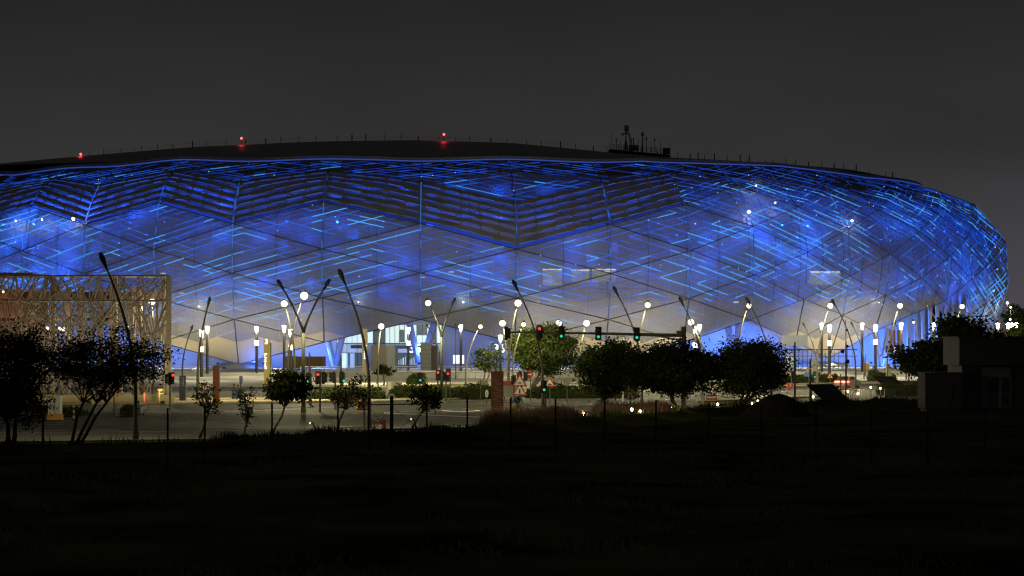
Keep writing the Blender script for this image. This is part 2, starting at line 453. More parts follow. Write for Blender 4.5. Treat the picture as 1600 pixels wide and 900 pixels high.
for k in range(3): leds[k].build('led_strip', led[k], stadium)['kind'] = 'stuff'
dots.build('point_light_row', mat('small led points', (.3, .4, .5), .5, emit=.8, ecol=(.55, .75, 1)), stadium)['kind'] = 'stuff'

# inner lining behind the mesh, lit by blue floods between the two skins
lining_m = mat('inner lining', (.42, .44, .50), .7, noise=.15, nscale=.12)
dark_in = mat('inner steel deck', (.10, .10, .11), .7)
lin = MB()
for T in good:
    jj = sum(j for c, j in T) / 3
    lin.face([node(c, j, off=3.1 if j < 7 else 2.2, dz=0 if j < 7 else -2.6) for c, j in T], 0)
lin.build('inner_lining', [lining_m], stadium)
# posts of the inner service frame
rib = MB()
for c2 in range(-8, 28):
    rib.path([node(c2 / 2, j / 2, off=2.6, dz=0 if j < 14 else -2.2) for j in range(5, 20)], .10, 4)
rib.build('service_frame', st_m, stadium)

# louvre blades of the upper band
blade_m = mat('louvre blade', (.19, .185, .18), .55, noise=.2, nscale=.3)
bl = MB(); ble = MB()
for c0 in range(-4, 5):
    l0, l1 = JL[c0], JL[c0 + 1]
    k = 0; t = .06
    nst = 6
    for k in range(nst):
        t = k / nst * 2 + .17; wd = .19
        segs = 5
        for s in range(segs):
            f0, f1 = s / segs + (.0 if s else .015), (s + 1) / segs - (.012 if s == segs - 1 else 0)
            def pt(f, tt, off): return node(c0 + f, min(9.95, l0 + (l1 - l0) * f + tt), off=off)
            A1, B1 = pt(f0, t, -.25), pt(f1, t, -.25); A2, B2 = pt(f0, t + wd, -.05), pt(f1, t + wd, -.05)
            dn = Vector((0, 0, -.14))
            bl.hull([A1 + dn, B1 + dn, B2 + dn, A2 + dn], [A1, B1, B2, A2])
            if random.random() < .93:
                ble.k = 0 if random.random() < .72 else 1
                up = Vector((0, -.06, .05))
                g0, g1 = A1.lerp(B1, random.uniform(0, .3)), A1.lerp(B1, random.uniform(.7, 1))
                ble.path([g0 + up, g1 + up], .045, 3, cap=False)
            # cross rib between blades
            if k < nst - 1 and s > 0:
                A3 = pt(f0, t + 2 / nst, .1); bl.path([A2 + Vector((0, .15, -.05)), A3], .10, 4, cap=False)
for c0 in range(-4, 5):  # blue light in the bottom louvre gap drawn as a glowing tube
    a, b_ = node(c0 + .02, JL[c0] + .09, off=.25), node(c0 + .98, JL[c0 + 1] + .09, off=.25)
    br = c0 in (-3, -1, 2, 3)
    MB().path([a, b_], .22 if c0 in (2, 3) else .15, 4).build('ledge_glow', mat('ledge blue' if br else 'ledge blue dim', (.02, .04, .2), .5, emit=.42 if br else .15, ecol=(.008, .07, 1)), stadium)
bl.build('louvre', blade_m, stadium)['kind'] = 'stuff'
ble.build('led_strip', [led[0], led[1]], stadium)['kind'] = 'stuff'

# roof: dark dome rising behind the edge, with a blue light line along the gutter
roof_m = mat('roof membrane', (.16, .15, .15), .5, noise=.15, nscale=.08)
rp = [(21.2, 45.8), (23, 46.6), (30, 48.6), (42, 51.4), (56, 53.4), (66, 54.0), (78, 53.6)]
rf = MB(); nring = 160; rings = []
ZT = [(-300, 46.5), (-100, 48.2), (0, 49.2), (126, 50.8), (300, 52.5), (500, 53.7), (650, 54.0), (800, 53.4), (950, 51.4), (1050, 50.3), (1150, 50.0), (1250, 49.8), (1350, 49.8), (1700, 48.0)]
def zroof(x, z, y=550):
    q = 800 + x / y * F
    for (a0, h0), (a1, h1) in zip(ZT, ZT[1:]):
        if a0 <= q <= a1: top = h0 + (h1 - h0) * (q - a0) / (a1 - a0); break
    else: top = 46
    return 45.8 + (z - 45.8) * (top - 45.8) / 8.2 - 1.7 * max(0, min(1, (q - 1330) / 130))
for off, z in rp:
    ring = []
    for k in range(nring):
        p = plan(2 * math.pi * k / nring, min(off, 78))
        ring.append((p.x, p.y, zroof(p.x, z, p.y)))
    rings.append(ring)
base = 0
for ring in rings: rf.v += ring
for a in range(len(rings) - 1):
    for k in range(nring):
        q = (k + 1) % nring; rf.f.append((a * nring + k, a * nring + q, (a + 1) * nring + q, (a + 1) * nring + k)); rf.mi.append(0)
rf.f.append(tuple((len(rings) - 1) * nring + k for k in range(nring))); rf.mi.append(0)
rf.build('roof', roof_m, stadium, smooth=True)
ln = MB()
cl = [node(-4 + k * .25, 10, off=-.3, dz=.1) for k in range(-12, 76)]
ln.path(cl, .15, 5)
ln.build('roof_edge_light', mat('roof edge line', (.05, .08, .3), .5, emit=.26, ecol=(.09, .18, 1)), stadium)
fs = MB()
for k in range(160):
    a, b_ = node(-4 + k * .25, 10, off=.1, dz=.0), node(-4 + (k + 1) * .25, 10, off=.1, dz=0)
    fs.hull([a, b_, b_ + Vector((0, .4, 0)), a + Vector((0, .4, 0))], [a + Vector((0, 0, .9)), b_ + Vector((0, 0, .9)), b_ + Vector((0, .4, .9)), a + Vector((0, .4, .9))])
fs.build('gutter', seam_m, stadium)
# rods standing on the roof rim
blk = mat('dark rod', (.02, .02, .02), .6)
random.seed(3)
def roof_pt(px, off):
    best = None
    for k in range(900):
        t = -math.pi + math.pi * k / 900; p = plan(t, off); q = 800 + p.x / p.y * F
        if best is None or abs(q - px) < best[0]: best = (abs(q - px), p)
    return best[1]
def roof_top(px):                              # the point of the roof that stands highest in view for this bearing
    best = None
    for off, z in rp[1:6]:
        p = roof_pt(px, off); q = 800 + p.x / p.y * F
        if abs(q - px) > 12: continue
        zz = zroof(p.x, z, p.y); el = (zz - ZC) / p.y
        if best is None or el > best[0]: best = (el, Vector((p.x, p.y, zz)))
    return best[1] if best else None
px = 140; prev = None
while px < 1440:
    p = roof_top(px)
    if p is not None:
        h = random.choice((1.2, 1.5, 1.0)); thick = random.random() < .4
        rods = MB().path([p, p + Vector((0, 0, h))], .13 if thick else .07, 4)
        if prev is not None and (p - prev).length < 9 and px < 920:
            for zz in (.5, .95): rods.path([prev + Vector((0, 0, zz)), p + Vector((0, 0, zz))], .02, 3)
        prev = p
        rods.build('roof_rod', blk, stadium)
    px += random.choice((22, 27, 31)) if px < 1050 else random.choice((11, 15, 20, 26))
red_m = mat('red warning lamp', (.3, .01, .01), .3, emit=7, ecol=(1, .05, .05))
for px, py in ((127, 241), (378, 216), (692, 210)):
    p = roof_top(px); zt = Z(py, p.y)
    m_ = MB().path([p, Vector((p.x, p.y, zt - .3))], .12, 5); o = m_.build('warning_light', blk, stadium)
    MB().ball((p.x, p.y, zt), .27, 8, 6).build('lens', red_m, o)
    lamp('red_glow', (p.x, p.y - .8, zt), (1, .05, .04), 120, .3)
# antenna platform
pc = roof_top(1000); d_ = pc.y
pl = MB()
def RP(px, py): return Vector(((px - 800) * d_ / F, d_, Z(py, d_)))
a, b_ = RP(952, 235), RP(1047, 244)
pl.hull([a, b_, b_ + Vector((0, 8, 0)), a + Vector((0, 8, 0))], [a + Vector((0, 0, .35)), b_ + Vector((0, 0, .35)), b_ + Vector((0, 8, .35)), a + Vector((0, 8, .35))])
for k in range(14):
    f = k / 13; p = a.lerp(b_, f)
    pl.path([p, p - Vector((0, 0, 1.9 if k > 5 else .8))], .1, 4); pl.path([p, p + Vector((0, 0, 1.6))], .05, 4)
for zz in (.8, 1.3, 1.75): pl.path([a + Vector((0, 0, zz - .2)), b_ + Vector((0, 0, zz))], .04, 4)
for px, py in ((956, 209), (1047, 224), (1017, 220), (1032, 221), (998, 218), (969, 221)):
    q = RP(px, py); pl.path([Vector((q.x, q.y, Z(240, d_))), q], .05, 4)
for px, py in ((1010, 214), (1023, 216), (984, 212), (963, 216)):
    q = RP(px, py); pl.path([Vector((q.x, q.y, Z(240, d_))), q], .07, 4); pl.box(q - Vector((0, 0, .4)), (.35, .3, .5))
pl.box(RP(1041, 236), (1.6, 1.2, 1.4)); pl.box(RP(990, 231), (2.2, 1.2, 1.3))
pf = pl.build('roof_platform', blk, stadium)
ms = MB()
ms.path([RP(978, 236), RP(978, 197)], [.22, .08], 5)
ms.box(RP(979, 200), (1.1, .4, 1.3)); ms.box(RP(979, 205), (.7, .4, .6)); ms.path([RP(972, 209), RP(983, 209)], .15, 5)
ms.box(RP(973, 210), (.4, .4, .6)); ms.box(RP(983, 210), (.4, .4, .6))
for s in (-1, 1): ms.path([RP(978 + s * 3, 236), RP(978, 216)], .1, 4)
for k in range(6): ms.path([RP(975.5 + k * .3, 234 - k * 3), RP(980.5 - k * .3, 231 - k * 3)], .05, 4)
ms.path([RP(986, 236), RP(986, 218)], .15, 4); ms.path([RP(984, 218), RP(991, 217)], .1, 4); ms.path([RP(990, 236), RP(990, 216)], .12, 4)
ms.build('antenna_mast', blk, stadium)
ms = MB(); ms.path([RP(1004, 238), RP(1004, 206)], [.2, .1], 5); ms.box(RP(1004, 210), (.7, .4, .8)); ms.path([RP(1001, 238), RP(1004, 227)], .1, 4)
for k in range(5): ms.path([RP(1002.5, 232 - k * 4), RP(1005.5, 229 - k * 4)], .05, 4)
ms.build('antenna_mast', mat('red painted mast', (.10, .015, .015), .6), stadium)

# podium drum behind the openings
drum_m = mat('podium wall', (.46, .47, .50), .7, noise=.08, nscale=.2)
dr = MB()
for c in range(-4, 36):
    for s in range(2):
        a, b_ = node(c + s / 2, 3, off=17), node(c + s / 2 + .5, 3, off=17)
        dr.face([(a.x, a.y, .6), (b_.x, b_.y, .6), (b_.x, b_.y, 19), (a.x, a.y, 19)])
dr.build('podium_wall', drum_m, stadium)
so = MB()
for c in range(-4, 36):
    for s in range(4):
        a, b_ = c + s / 4, c + s / 4 + .25
        so.face([node(a, 3.4, off=3.2), node(b_, 3.4, off=3.2), node(b_, 3.4, off=17.2), node(a, 3.4, off=17.2)])
so.build('soffit', drum_m, stadium)

blue_col = (.10, .25, 1.0)
vcol_m = mat('raking column', (.40, .42, .48), .6)
def vcol(px_bot, px_l, px_r, ytop, d, ybot=576):
    d = plan(th_for_px(px_bot), 10.5).y
    for q in (px_l, px_r):
        MB().path([P(px_bot, d, .6), P(q, d + 2, Z(ytop, d))], [.55, .75], 8).build('raking_column', vcol_m, stadium)
vcol(523, 507, 539, 510, 491); vcol(656, 637, 682, 494, 491)
vcol(1377, 1366, 1390, 515, 508); vcol(1146, 1137, 1155, 505, 494); vcol(1222, 1212, 1232, 512, 498)
vcol(392, 383, 403, 540, 493)
vcol(800, 791, 809, 508, 491)
# blue floods in the openings and behind the mesh
LB = [(2, 4.5), (6.1, 5), (11, 4), (12.2, 4), (-2, 4.5), (.9, 3), (3.2, 4), (5.1, 3.4), (7.0, 3.5), (9.2, 4), (10.2, 4), (-1, 3.5), (0.2, 3), (4.2, 3)]
for c, z in LB:
    p = node(c, 3, off=9)
    pw = {6.1: 1.6, 11: 1.5, 12.2: 1.2, .9: 1.1, 2: .4, 3.2: .55}.get(c, .8)
    lamp('blue_flood', (p.x, p.y, z), blue_col, 2900 * pw * LP['blue'], .5)
led_n = 0
for c2 in range(-7, 29):
    for j2 in range(5, 18):
        c, j = c2 / 2 + .22 * (j2 % 2) + random.uniform(-.04, .04) + .12, j2 / 2 + .1
        jb = JB[math.floor(c)] + (JB[math.floor(c) + 1] - JB[math.floor(c)]) * (c - math.floor(c))
        if j < jb + .6 or c > 13.6: continue
        cone = random.choice((70, 125, 140, 150)); big = .5 * vnoise(c * .9 + 40, 3) + .5 * vnoise(j * .9 - c * .4 + 20, 9)
        pt = max(0, big * 3.4 - 1.15); pw = (.15 + 1.1 * pt) * random.uniform(.2, 1.3)
        if c > 6: pw *= 1.15
        if c > 8.5: pw *= .8
        if j < 3.2: pw *= .5
        if j > 7: pw *= .8
        if c < 0 and 3 < j < 6: pw *= 1.25
        if random.random() < .12: continue
        q = node(c, j, off=.8 if j < 7 else .5, dz=0 if j < 7 else -.6); tg = node(c, j, off=3.5 if j < 7 else 2.4, dz=0 if j < 7 else -3.2)
        if c < 5 and j > interp([JL[k] for k in range(-4, 6)], c + 4): pw *= 1.5
        lamp('facade_flood', q, (.012, .10, 1.0), pw * (1 if j < 7 else .6) * LP['blue'] * (620 if cone < 80 else 620), .1, spot=cone, target=tg, blend=1.0); led_n += 1

for c in range(-3, 14):
    for j in (4, 6, 8):
        lamp('cavity_light', node(c + .5, j, off=1.6, dz=0 if j < 7 else -1.0), (.012, .10, 1.0), (70 if j < 7 else 110) * LP['blue'], .2)
def cj(px, py):
    best = None
    for a in range(-16, 54):
        for q in range(8, 40):
            p = node(a / 4, q / 4, off=2.0); e_ = (800 + p.x / p.y * F - px) ** 2 + (HY - (p.z - ZC) / p.y * F - py) ** 2
            if best is None or e_ < best[0]: best = (e_, a / 4, q / 4)
    return best[1:]
wl = mat('small white lamp', (1, 1, 1), .3, emit=9, ecol=(.95, .97, 1))
for px, py, r in ((115, 342, .4), (66, 343, .18), (25, 345, .16), (1170, 331, .36), (1211, 317, .24), (1181, 290, .26), (1331, 345, .34), (560, 472, .16), (724, 472, .2), (311, 479, .18), (1373, 473, .18)):
    c, j = cj(px, py); q = node(c, j, off=.5); q.x = (px - 800) * q.y / F; q.z = Z(py, q.y)
    MB().ball(q + Vector((0, -.3, 0)), r * .8, 8, 6).build('work_light', wl, stadium); lamp('work_glow', q + Vector((0, 1.2, 0)), (.8, .9, 1), 420 * r, .2)
rm = mat('lit room wall', (.5, .5, .4), .7, emit=.12, ecol=(.95, 1, .75)); rm2 = mat('lit room trim and glint', (.5, .5, .5), .7, emit=.9, ecol=(1, .98, .85))
for x0, x1, y0, y1 in ((848, 878, 420, 446), (893, 921, 421, 441), (925, 962, 420, 440), (1262, 1312, 424, 444)):
    c, j = cj((x0 + x1) / 2, y0); d = node(c, j, off=2.4).y
    b = MB(); b.box(P((x0 + x1) / 2, d, (Z(y0, d) + Z(y1, d)) / 2), ((x1 - x0) * d / F, .3, (y1 - y0) * d / F)); o = b.build('lit_room', rm, stadium)
    MB().box(P((x0 + x1) / 2, d - .25, Z(y0 + 1, d)), ((x1 - x0) * d / F, .2, .25)).build('ceiling_light', rm2, o)
# glowing bars painted in as warm glints of stray light on steel low on the mesh
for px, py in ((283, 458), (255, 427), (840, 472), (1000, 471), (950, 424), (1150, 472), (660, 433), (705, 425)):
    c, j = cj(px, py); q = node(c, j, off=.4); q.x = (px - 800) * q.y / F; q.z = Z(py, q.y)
    MB().box(q, (1.1, .1, .14)).build('steel_glint', rm2, stadium)
# glazed lobby with the gate number
brown_wall = mat('brown stone wall', (.26, .17, .10), .7)
lob = [mat('lobby lit glass', (.5, .6, .55), .2, emit=.85, ecol=(.68, .88, .74)), mat('lobby dim glass', (.06, .10, .09), .2, emit=.05, ecol=(.5, .8, .7)),
       mat('lobby grey wall', (.16, .18, .17), .7), mat('lobby mullion', (.04, .05, .05), .5), mat('lobby band', (.5, .55, .50), .6, emit=.28, ecol=(.8, .9, .75)),
       mat('brown cladding', (.12, .10, .08), .7)]
dL = 498
def pane(b, x0, x1, y0, y1, d, k, th=.3):
    b.k = k; a = P(x0, d); c = P(x1, d); zt, zb = Z(y0, d), Z(y1, d)
    b.hull([(a.x, d, zb), (c.x, d, zb), (c.x, d + th, zb), (a.x, d + th, zb)], [(a.x, d, zt), (c.x, d, zt), (c.x, d + th, zt), (a.x, d + th, zt)])
b = MB()
pane(b, 526, 567, 508, 536, dL, 0); pane(b, 567, 583, 508, 536, dL, 0); pane(b, 602, 690, 508, 536, dL, 0)
pane(b, 624, 632, 515, 535, dL - .2, 1, .15); pane(b, 651, 667, 508, 524, dL - .2, 1, .15); pane(b, 674, 682, 508, 536, dL - .2, 1, .15); pane(b, 583, 602, 508, 540, dL, 1)
pane(b, 526, 567, 537, 551, dL, 4); pane(b, 526, 567, 551, 576, dL, 1); pane(b, 533, 543, 552, 576, dL - .2, 0, .15); pane(b, 547, 554, 552, 576, dL - .2, 4, .15); pane(b, 557, 564, 552, 576, dL - .2, 1, .15)
pane(b, 617, 660, 540, 545, dL, 2); pane(b, 617, 638, 545, 551, dL, 4); pane(b, 638, 662, 545, 553, dL, 2); pane(b, 617, 662, 551, 577, dL, 1)
for k in range(12): pane(b, 619 + k * 3.4, 620.5 + k * 3.4, 556 + (k * 7) % 9, 570, dL - .15, 0 if k % 3 == 0 else 4, .1)
pane(b, 683, 690, 537, 550, dL, 4); pane(b, 683, 690, 550, 577, dL, 2)
b.build('lobby_glazing', lob, stadium)
b = MB()
for x in (526, 533, 542, 550, 558, 567, 583, 602, 609, 617, 624, 632, 640, 651, 660, 667, 674, 682, 690): pane(b, x - .35, x + .35, 507, 577 if x in (526, 533, 542, 558, 567, 617, 640, 660, 682, 690) else 537, dL - .45, 3, .2)
pane(b, 526, 690, 536, 537.4, dL - .5, 3, .2); pane(b, 526, 567, 551, 552, dL - .5, 3, .2); pane(b, 548, 567, 539, 544.5, dL - .3, 3, .1)
b.build('window_mullion', lob, stadium)
b = MB()
pane(b, 580, 604, 540, 588, 441, 5, 12); pane(b, 604, 617, 540, 588, 441, 2, 12)
b.build('entrance_block', lob, stadium); b = MB()
pane(b, 657, 673, 535, 584, 446, 2, 10); pane(b, 673, 683, 540, 584, 450, 5, 8)
for k in range(6): b.k = 3; pane(b, 657, 673, 539 + k * 7, 539.5 + k * 7, 445.8, 3, .3)
b.build('entrance_block', lob, stadium); b = MB()
pane(b, 444, 504, 557, 575, 466, 0, 8)
b.build('entrance_block', [brown_wall], stadium); b = MB(); pane(b, 566, 574, 522, 576, 480, 5, 2)
b.build('entrance_block', lob, stadium)
white_e = mat('lit white sign', (.8, .8, .8), .5, emit=1.6, ecol=(1, 1, .98))
def text(body, px, py, d, size, m, parent, name='gate_number', width=1.0, ext=.08):
    cu = bpy.data.curves.new(name, 'FONT'); cu.body = body; cu.size = size; cu.extrude = ext; cu.align_x = 'CENTER'; cu.align_y = 'CENTER'; cu.offset = size * .02
    o = bpy.data.objects.new(name, cu); C.objects.link(o); cu.materials.append(m)
    me = bpy.data.meshes.new_from_object(o); bpy.data.objects.remove(o); o = bpy.data.objects.new(name, me); C.objects.link(o)
    o.parent = parent; loc = P(px, d, Z(py, d)); o.location = loc - parent.matrix_basis.translation; o.rotation_euler = (R(90), 0, 0); o.scale.x = width
    return o
text('35', 648.5, 545, dL - 2.2, 2.7, white_e, stadium)
text('36', 780, 545, 484, 2.4, white_e, stadium)
b = MB(); pane(b, 708, 725, 555, 568, 478, 0, .3); b.build('lit_panel', mat('white light box', (.8, .8, .8), .5, emit=1.5, ecol=(1, 1, .95)), stadium)
for k, (x0, x1, y0, y1, d, e_, c_) in enumerate(((1003, 1022, 548, 553, 480, 1.0, (.8, 1, .95)), (1150, 1157, 549, 563, 486, .8, (.35, .25, 1)), (1227, 1243, 553, 577, 488, .35, (.8, .95, .8)), (1222, 1262, 524, 540, 494, .16, (.95, .95, .8)))):
    b = MB(); pane(b, x0, x1, y0, y1, d, 0, .3); b.build('lit_window', mat('lit window %d' % k, (.5, .5, .5), .5, emit=e_, ecol=c_), stadium)
# dark framed glazing under the right opening, fins of the far right entrance
b = MB()
for k in range(16): pane(b, 1226 + k * 7, 1226.8 + k * 7, 546, 578, 486, 3, .2)
pane(b, 1226, 1340, 545.5, 547, 485.6, 3, .2); pane(b, 1226, 1340, 556, 557, 485.6, 3, .2)
b.build('window_mullion', lob, stadium)
fin_m = mat('white fin', (.62, .63, .66), .6)
for k in range(12):
    x = 1386 + k * 11.5; dd = 497 + k * 3.1
    dd = plan(th_for_px(x), 12).y; a = P(x, dd); zt = 17.5
    b = MB(); b.hull([(a.x, dd, .6), (a.x + .45, dd + .1, .6), (a.x + .45, dd + 2.2, .6), (a.x, dd + 2.2, .6)], [(a.x - .5, dd, zt), (a.x + .1, dd + .1, zt), (a.x + .1, dd + 2.2, zt), (a.x - .5, dd + 2.2, zt)])
    b.build('facade_fin', fin_m, stadium)
b = MB(); pane(b, 1384, 1412, 540, 551, 494, 0, .3); ob = b.build('banner', mat('navy banner', (.02, .025, .08), .7, emit=.02, ecol=(.3, .3, 1)), stadium)
b = MB(); pane(b, 1396, 1399, 540.5, 550.5, 493.7, 0, .1); b.build('stripe', mat('banner stripe', (.8, .7, .7), .5, emit=.8, ecol=(1, .75, .8)), ob)
b = MB()
for x0, x1 in ((1390, 1394), (1402, 1408), (1396, 1399)): pane(b, x0, x1, 516, 540, 497, 0, .5)
b.build('timber_panel', mat('timber', (.25, .12, .05), .7, emit=.05, ecol=(1, .4, .1)), stadium)

# warm uplights that wash the low points of the shell, and fill spots added to brighten the mesh, with invented fixture boxes
fix_m = mat('floodlight body', (.05, .05, .05), .5)
def wash(c, off, z, tz, pw, cone, col=(1, .90, .72)):
    q = node(c, 1, off=off); tgt = node(c, 3, off=0)
    lamp('tip_and_fill_light', (q.x, q.y, z), col, pw * LP['street'], .3, spot=cone, target=(tgt.x, tgt.y, tz), blend=.9)
    MB().box((q.x, q.y - .3, z - .2), (.5, .3, .35)).build('added_floodlight', fix_m, stadium)
for c, pw in ((-4, .5), (0, 1.0), (4, 1.0), (8, 1.0), (14, .7)):
    for dc in (-.7, .0, .7): wash(c + dc, -13, 1.0, 7, 6200 * pw, 80, (1, .86, .56))
for k in range(-7, 28): wash(k / 2, -20, 2.0, 15, 300 * (.8 if k % 4 else 1.1), 110, (1, .95, .70))  # added fill lamps that lift the grey of the mesh
# downlights along the lower rim that light the terrace, the raking columns and the podium
for k in range(-6, 28):
    c = k / 2; jb = JB[math.floor(c)] + (JB[math.floor(c) + 1] - JB[math.floor(c)]) * (c - math.floor(c))
    q = node(c, jb, off=-1.0); lamp('downlight', (q.x, q.y, q.z - .3), (1, .92, .66), 3000 * LP['street'], .3, spot=105, target=(q.x, q.y - 9, 0), blend=.8)
for c, pw in ((-2, 1), (1.1, 1), (2, 1), (3.1, .7), (5.7, 1), (6.4, 1.), (9.4, 1), (10.6, 1.2), (11.6, 1.2), (.25, .8)):
    q = node(c, 4, off=3.2); g = node(c, 4, off=12); lamp('blue_wash', (q.x, q.y, 1.2), (.03, .15, 1), 3000 * pw * LP['blue'], .3, spot=140, target=(g.x, g.y, 5), blend=.9)
# curved concrete mounds under the low points
for c in (0, 4, 8, 14):
    q = node(c, 0, off=2)
    b = MB().ball((q.x, q.y, .3), (6.5, 5, 1.6), 20, 10); b.build('plinth', conc_m, stadium, smooth=True)

# ================================================================== terrace railing
rail_m = mat('white rail', (.75, .76, .78), .4)
glass_m = mat('rail infill', (.6, .65, .7), .3)
def railing(x0, x1, d, label, h=1.05, step=3.2, m=rail_m, z=.6, name='railing'):
    t = thing(name, (x0, d, z), label, 'railing')
    b = MB(); b.path([(x0, d, z + h), (x1, d, z + h)], .05, 5); b.path([(x0, d, z + .15), (x1, d, z + .15)], .035, 5); b.build('handrail', m, t)
    n = int((x1 - x0) / step); b = MB()
    for k in range(n + 1): b.path([(x0 + (x1 - x0) * k / n, d, z), (x0 + (x1 - x0) * k / n, d, z + h)], .045, 5)
    b.build('post', m, t)
    b = MB()
    for k in range(n * 10): xx = x0 + (x1 - x0) * k / (n * 10); b.path([(xx, d, z + .15), (xx, d, z + h)], .012, 3, cap=False)
    b.build('infill', m, t)
railing(P(235, 411).x, P(336, 411).x, 411, 'long white railing on the terrace behind the brown totem sign')
railing(P(470, 411).x, P(574, 411).x, 411, 'white railing on terrace in front of the glazed lobby left of the round lamp')
railing(P(617, 411).x, P(657, 411).x, 411, 'short white railing before the lobby doors under the number 35')
railing(P(686, 411).x, P(1000, 411).x, 411, 'white terrace railing below the number 36 and behind the trees')
railing(P(586, 372).x, P(900, 372).x, 372, 'thin grey handrail along the ramp below the terrace', h=1.0, step=2.6, m=mat('grey rail', (.25, .25, .24), .5), z=.012)
b = MB(); b.hull([(P(455, 396).x, 396, .012), (P(1010, 396).x, 396, .012), (P(1010, 396).x, 396.4, .012), (P(455, 396).x, 396.4, .012)],
                 [(P(455, 396).x, 396, .95), (P(1010, 396).x, 396, .95), (P(1010, 396).x, 396.4, .95), (P(455, 396).x, 396.4, .95)])
tag(b.build('retaining_wall', conc_m, origin=(P(700, 396).x, 396, 0)), 'long low concrete wall in front of the terrace railings', 'wall')

# ================================================================== street lamps
pole_dk = mat('lamp pole paint', (.16, .15, .13), .5, metal=.3)
pole_lt = mat('galvanised pole', (.11, .105, .08), .5, metal=.2)
head_m = mat('lamp head', (.035, .035, .035), .5)
bulb_m = mat('glowing lamp', (1, 1, 1), .3, emit=3.2, ecol=(1, .88, .52))
bulb_w = mat('glowing white lamp', (1, 1, 1), .3, emit=12, ecol=(.95, .98, 1))
WARM = (1, .88, .48)
def arm_path(base, tip, zj=0.0):
    pts = []; H = tip.z
    for k in range(13):
        f = k / 12; z = zj + (H - zj) * f
        s = max(0, (f - .25) / .75) ** 1.9 if zj == 0 else f ** 1.35
        pts.append(Vector((base.x + (tip.x - base.x) * s, base.y + (tip.y - base.y) * s, z)))
    return pts
def head(tree, pts, lit, r=.42, scale=1.0, white=False, power=None, back=0):
    d = (pts[-1] - pts[-2]).normalized(); p = pts[-1]; scale *= .74
    b = MB(); L = 1.15 * scale
    b.path([p - d * .25, p + d * L * .2, p + d * L * .5, p + d * L * .85, p + d * L], [.08 * scale, .15 * scale, .23 * scale, .19 * scale, .06], 8)
    o = b.build('lamp_head', head_m, tree, smooth=True)
    q = p + d * L * .55 + Vector((0, -.05, -.12 * scale))
    if lit:
        MB().ball(q + Vector((0, -.15, -.1)), r * .74, 14, 10).build('bulb', bulb_w if white else bulb_m, o, smooth=True)
        pw = (power or 2600) * LP['street']
        lamp('lamp_light', q + Vector((0, r + .3, -.25)), (1, .97, .9) if white else WARM, pw * 1.35, .3, spot=165, target=q + Vector((0, 12, -8)), blend=.5)
        lamp('lamp_spill', q + Vector((0, -r - .3, -.3)), (1, .97, .9) if white else WARM, pw * .9, .3, spot=140, target=q + Vector((0, -5, -10)), blend=.5)
    else:
        MB().ball(q, (.12, .12, .05), 8, 5).build('lens', mat('lamp glass', (.3, .3, .3), .2), o)
        if back: lamp('road_light', q + Vector((0, .35, -.25)), WARM, back * LP['street'], .2, spot=150, target=q + Vector((0, 8, -9)), blend=.6)
def street_lamp(tx, ty, bx, by, label, lit=False, r=.42, m=None, rad=.14, lean=.6, white=False, power=None, tips=None, z0=0.0, back=0):
    d = D(by, z0); base = P(bx, d, z0)
    t = thing('street_lamp', base, label, 'street lamp', 'street lamps along the roads')
    m = m or pole_lt
    if tips is None:
        tip = P(tx, d + lean, Z(ty, d)); pts = arm_path(base - Vector((0, 0, z0)), tip)
        pts[0].z = z0
        MB().path(pts, [rad * (1.15 - .65 * k / 12) for k in range(13)], 8).build('pole', m, t, smooth=True)
        head(t, pts, lit, r, white=white, power=power, back=back)
    else:
        zj = Z(tips[0][2], d)
        MB().path([base, Vector((base.x, base.y, zj + .1))], [rad * 1.3, rad], 8).build('pole', m, t, smooth=True)
        for tx2, ty2, _, lt in tips:
            tip = P(tx2, d, Z(ty2, d)); pts = arm_path(Vector((base.x, base.y, 0)), tip, zj)
            MB().path(pts, [rad * .8 * (1.1 - .5 * k / 12) for k in range(13)], 8).build('arm', m, t, smooth=True)
            head(t, pts, lt, r, white=white, power=power, back=back)
    MB().path([base, base + Vector((0, 0, .5))], [rad * 1.7, rad * 1.5], 8).build('base_plate', m, t)
    return t
# near row of unlit lamps
for (tx, ty, bx, by, lab) in ((165, 415, 212, 688, 'tall unlit curved street lamp in front of the lattice screen building'),
        (537, 438, 577, 668, 'tall unlit curved street lamp beside the red triangle sign at the road edge'),
        (808, 451, 848, 642, 'unlit curved street lamp standing in front of the bushy tree with red signal'),
        (965, 460, 1003, 632, 'unlit curved street lamp rising behind the two broad dark trees'),
        (1067, 475, 1098, 624, 'unlit curved street lamp right of the signal gantry post'),
        (1171, 475, 1204, 618, 'unlit curved lamp arching over the big dark round tree'),
        (1305, 477, 1337, 612, 'unlit curved street lamp between the two tilted solar panels'),
        (1452, 482, 1484, 606, 'unlit curved lamp above the trees beside the dark cabin'),
        (1553, 478, 1580, 600, 'unlit curved lamp at the right end of the row behind the cabin roof')):
    street_lamp(tx, ty, bx, by, lab, m=pole_dk if bx < 850 else pole_lt, rad=.115 if bx < 700 else .10, back=4300)
street_lamp(325, 477, 309, 628, 'unlit lamp curving right, beside the lattice screen corner', back=2500)
street_lamp(298, 517, 285, 600, 'small far unlit lamp leaning right behind the dark blue totem', rad=.12, z0=.012)
street_lamp(0, 0, 474, 645, 'double armed unlit lamp with two heads spread in a V', rad=.13, back=2200, tips=((442, 451, 522, False), (507, 450, 522, False)))
street_lamp(0, 0, 690, 617, 'double armed lamp, its left head lit and its right head dark', tips=((672, 477, 528, True), (707, 476, 528, False)), white=False)
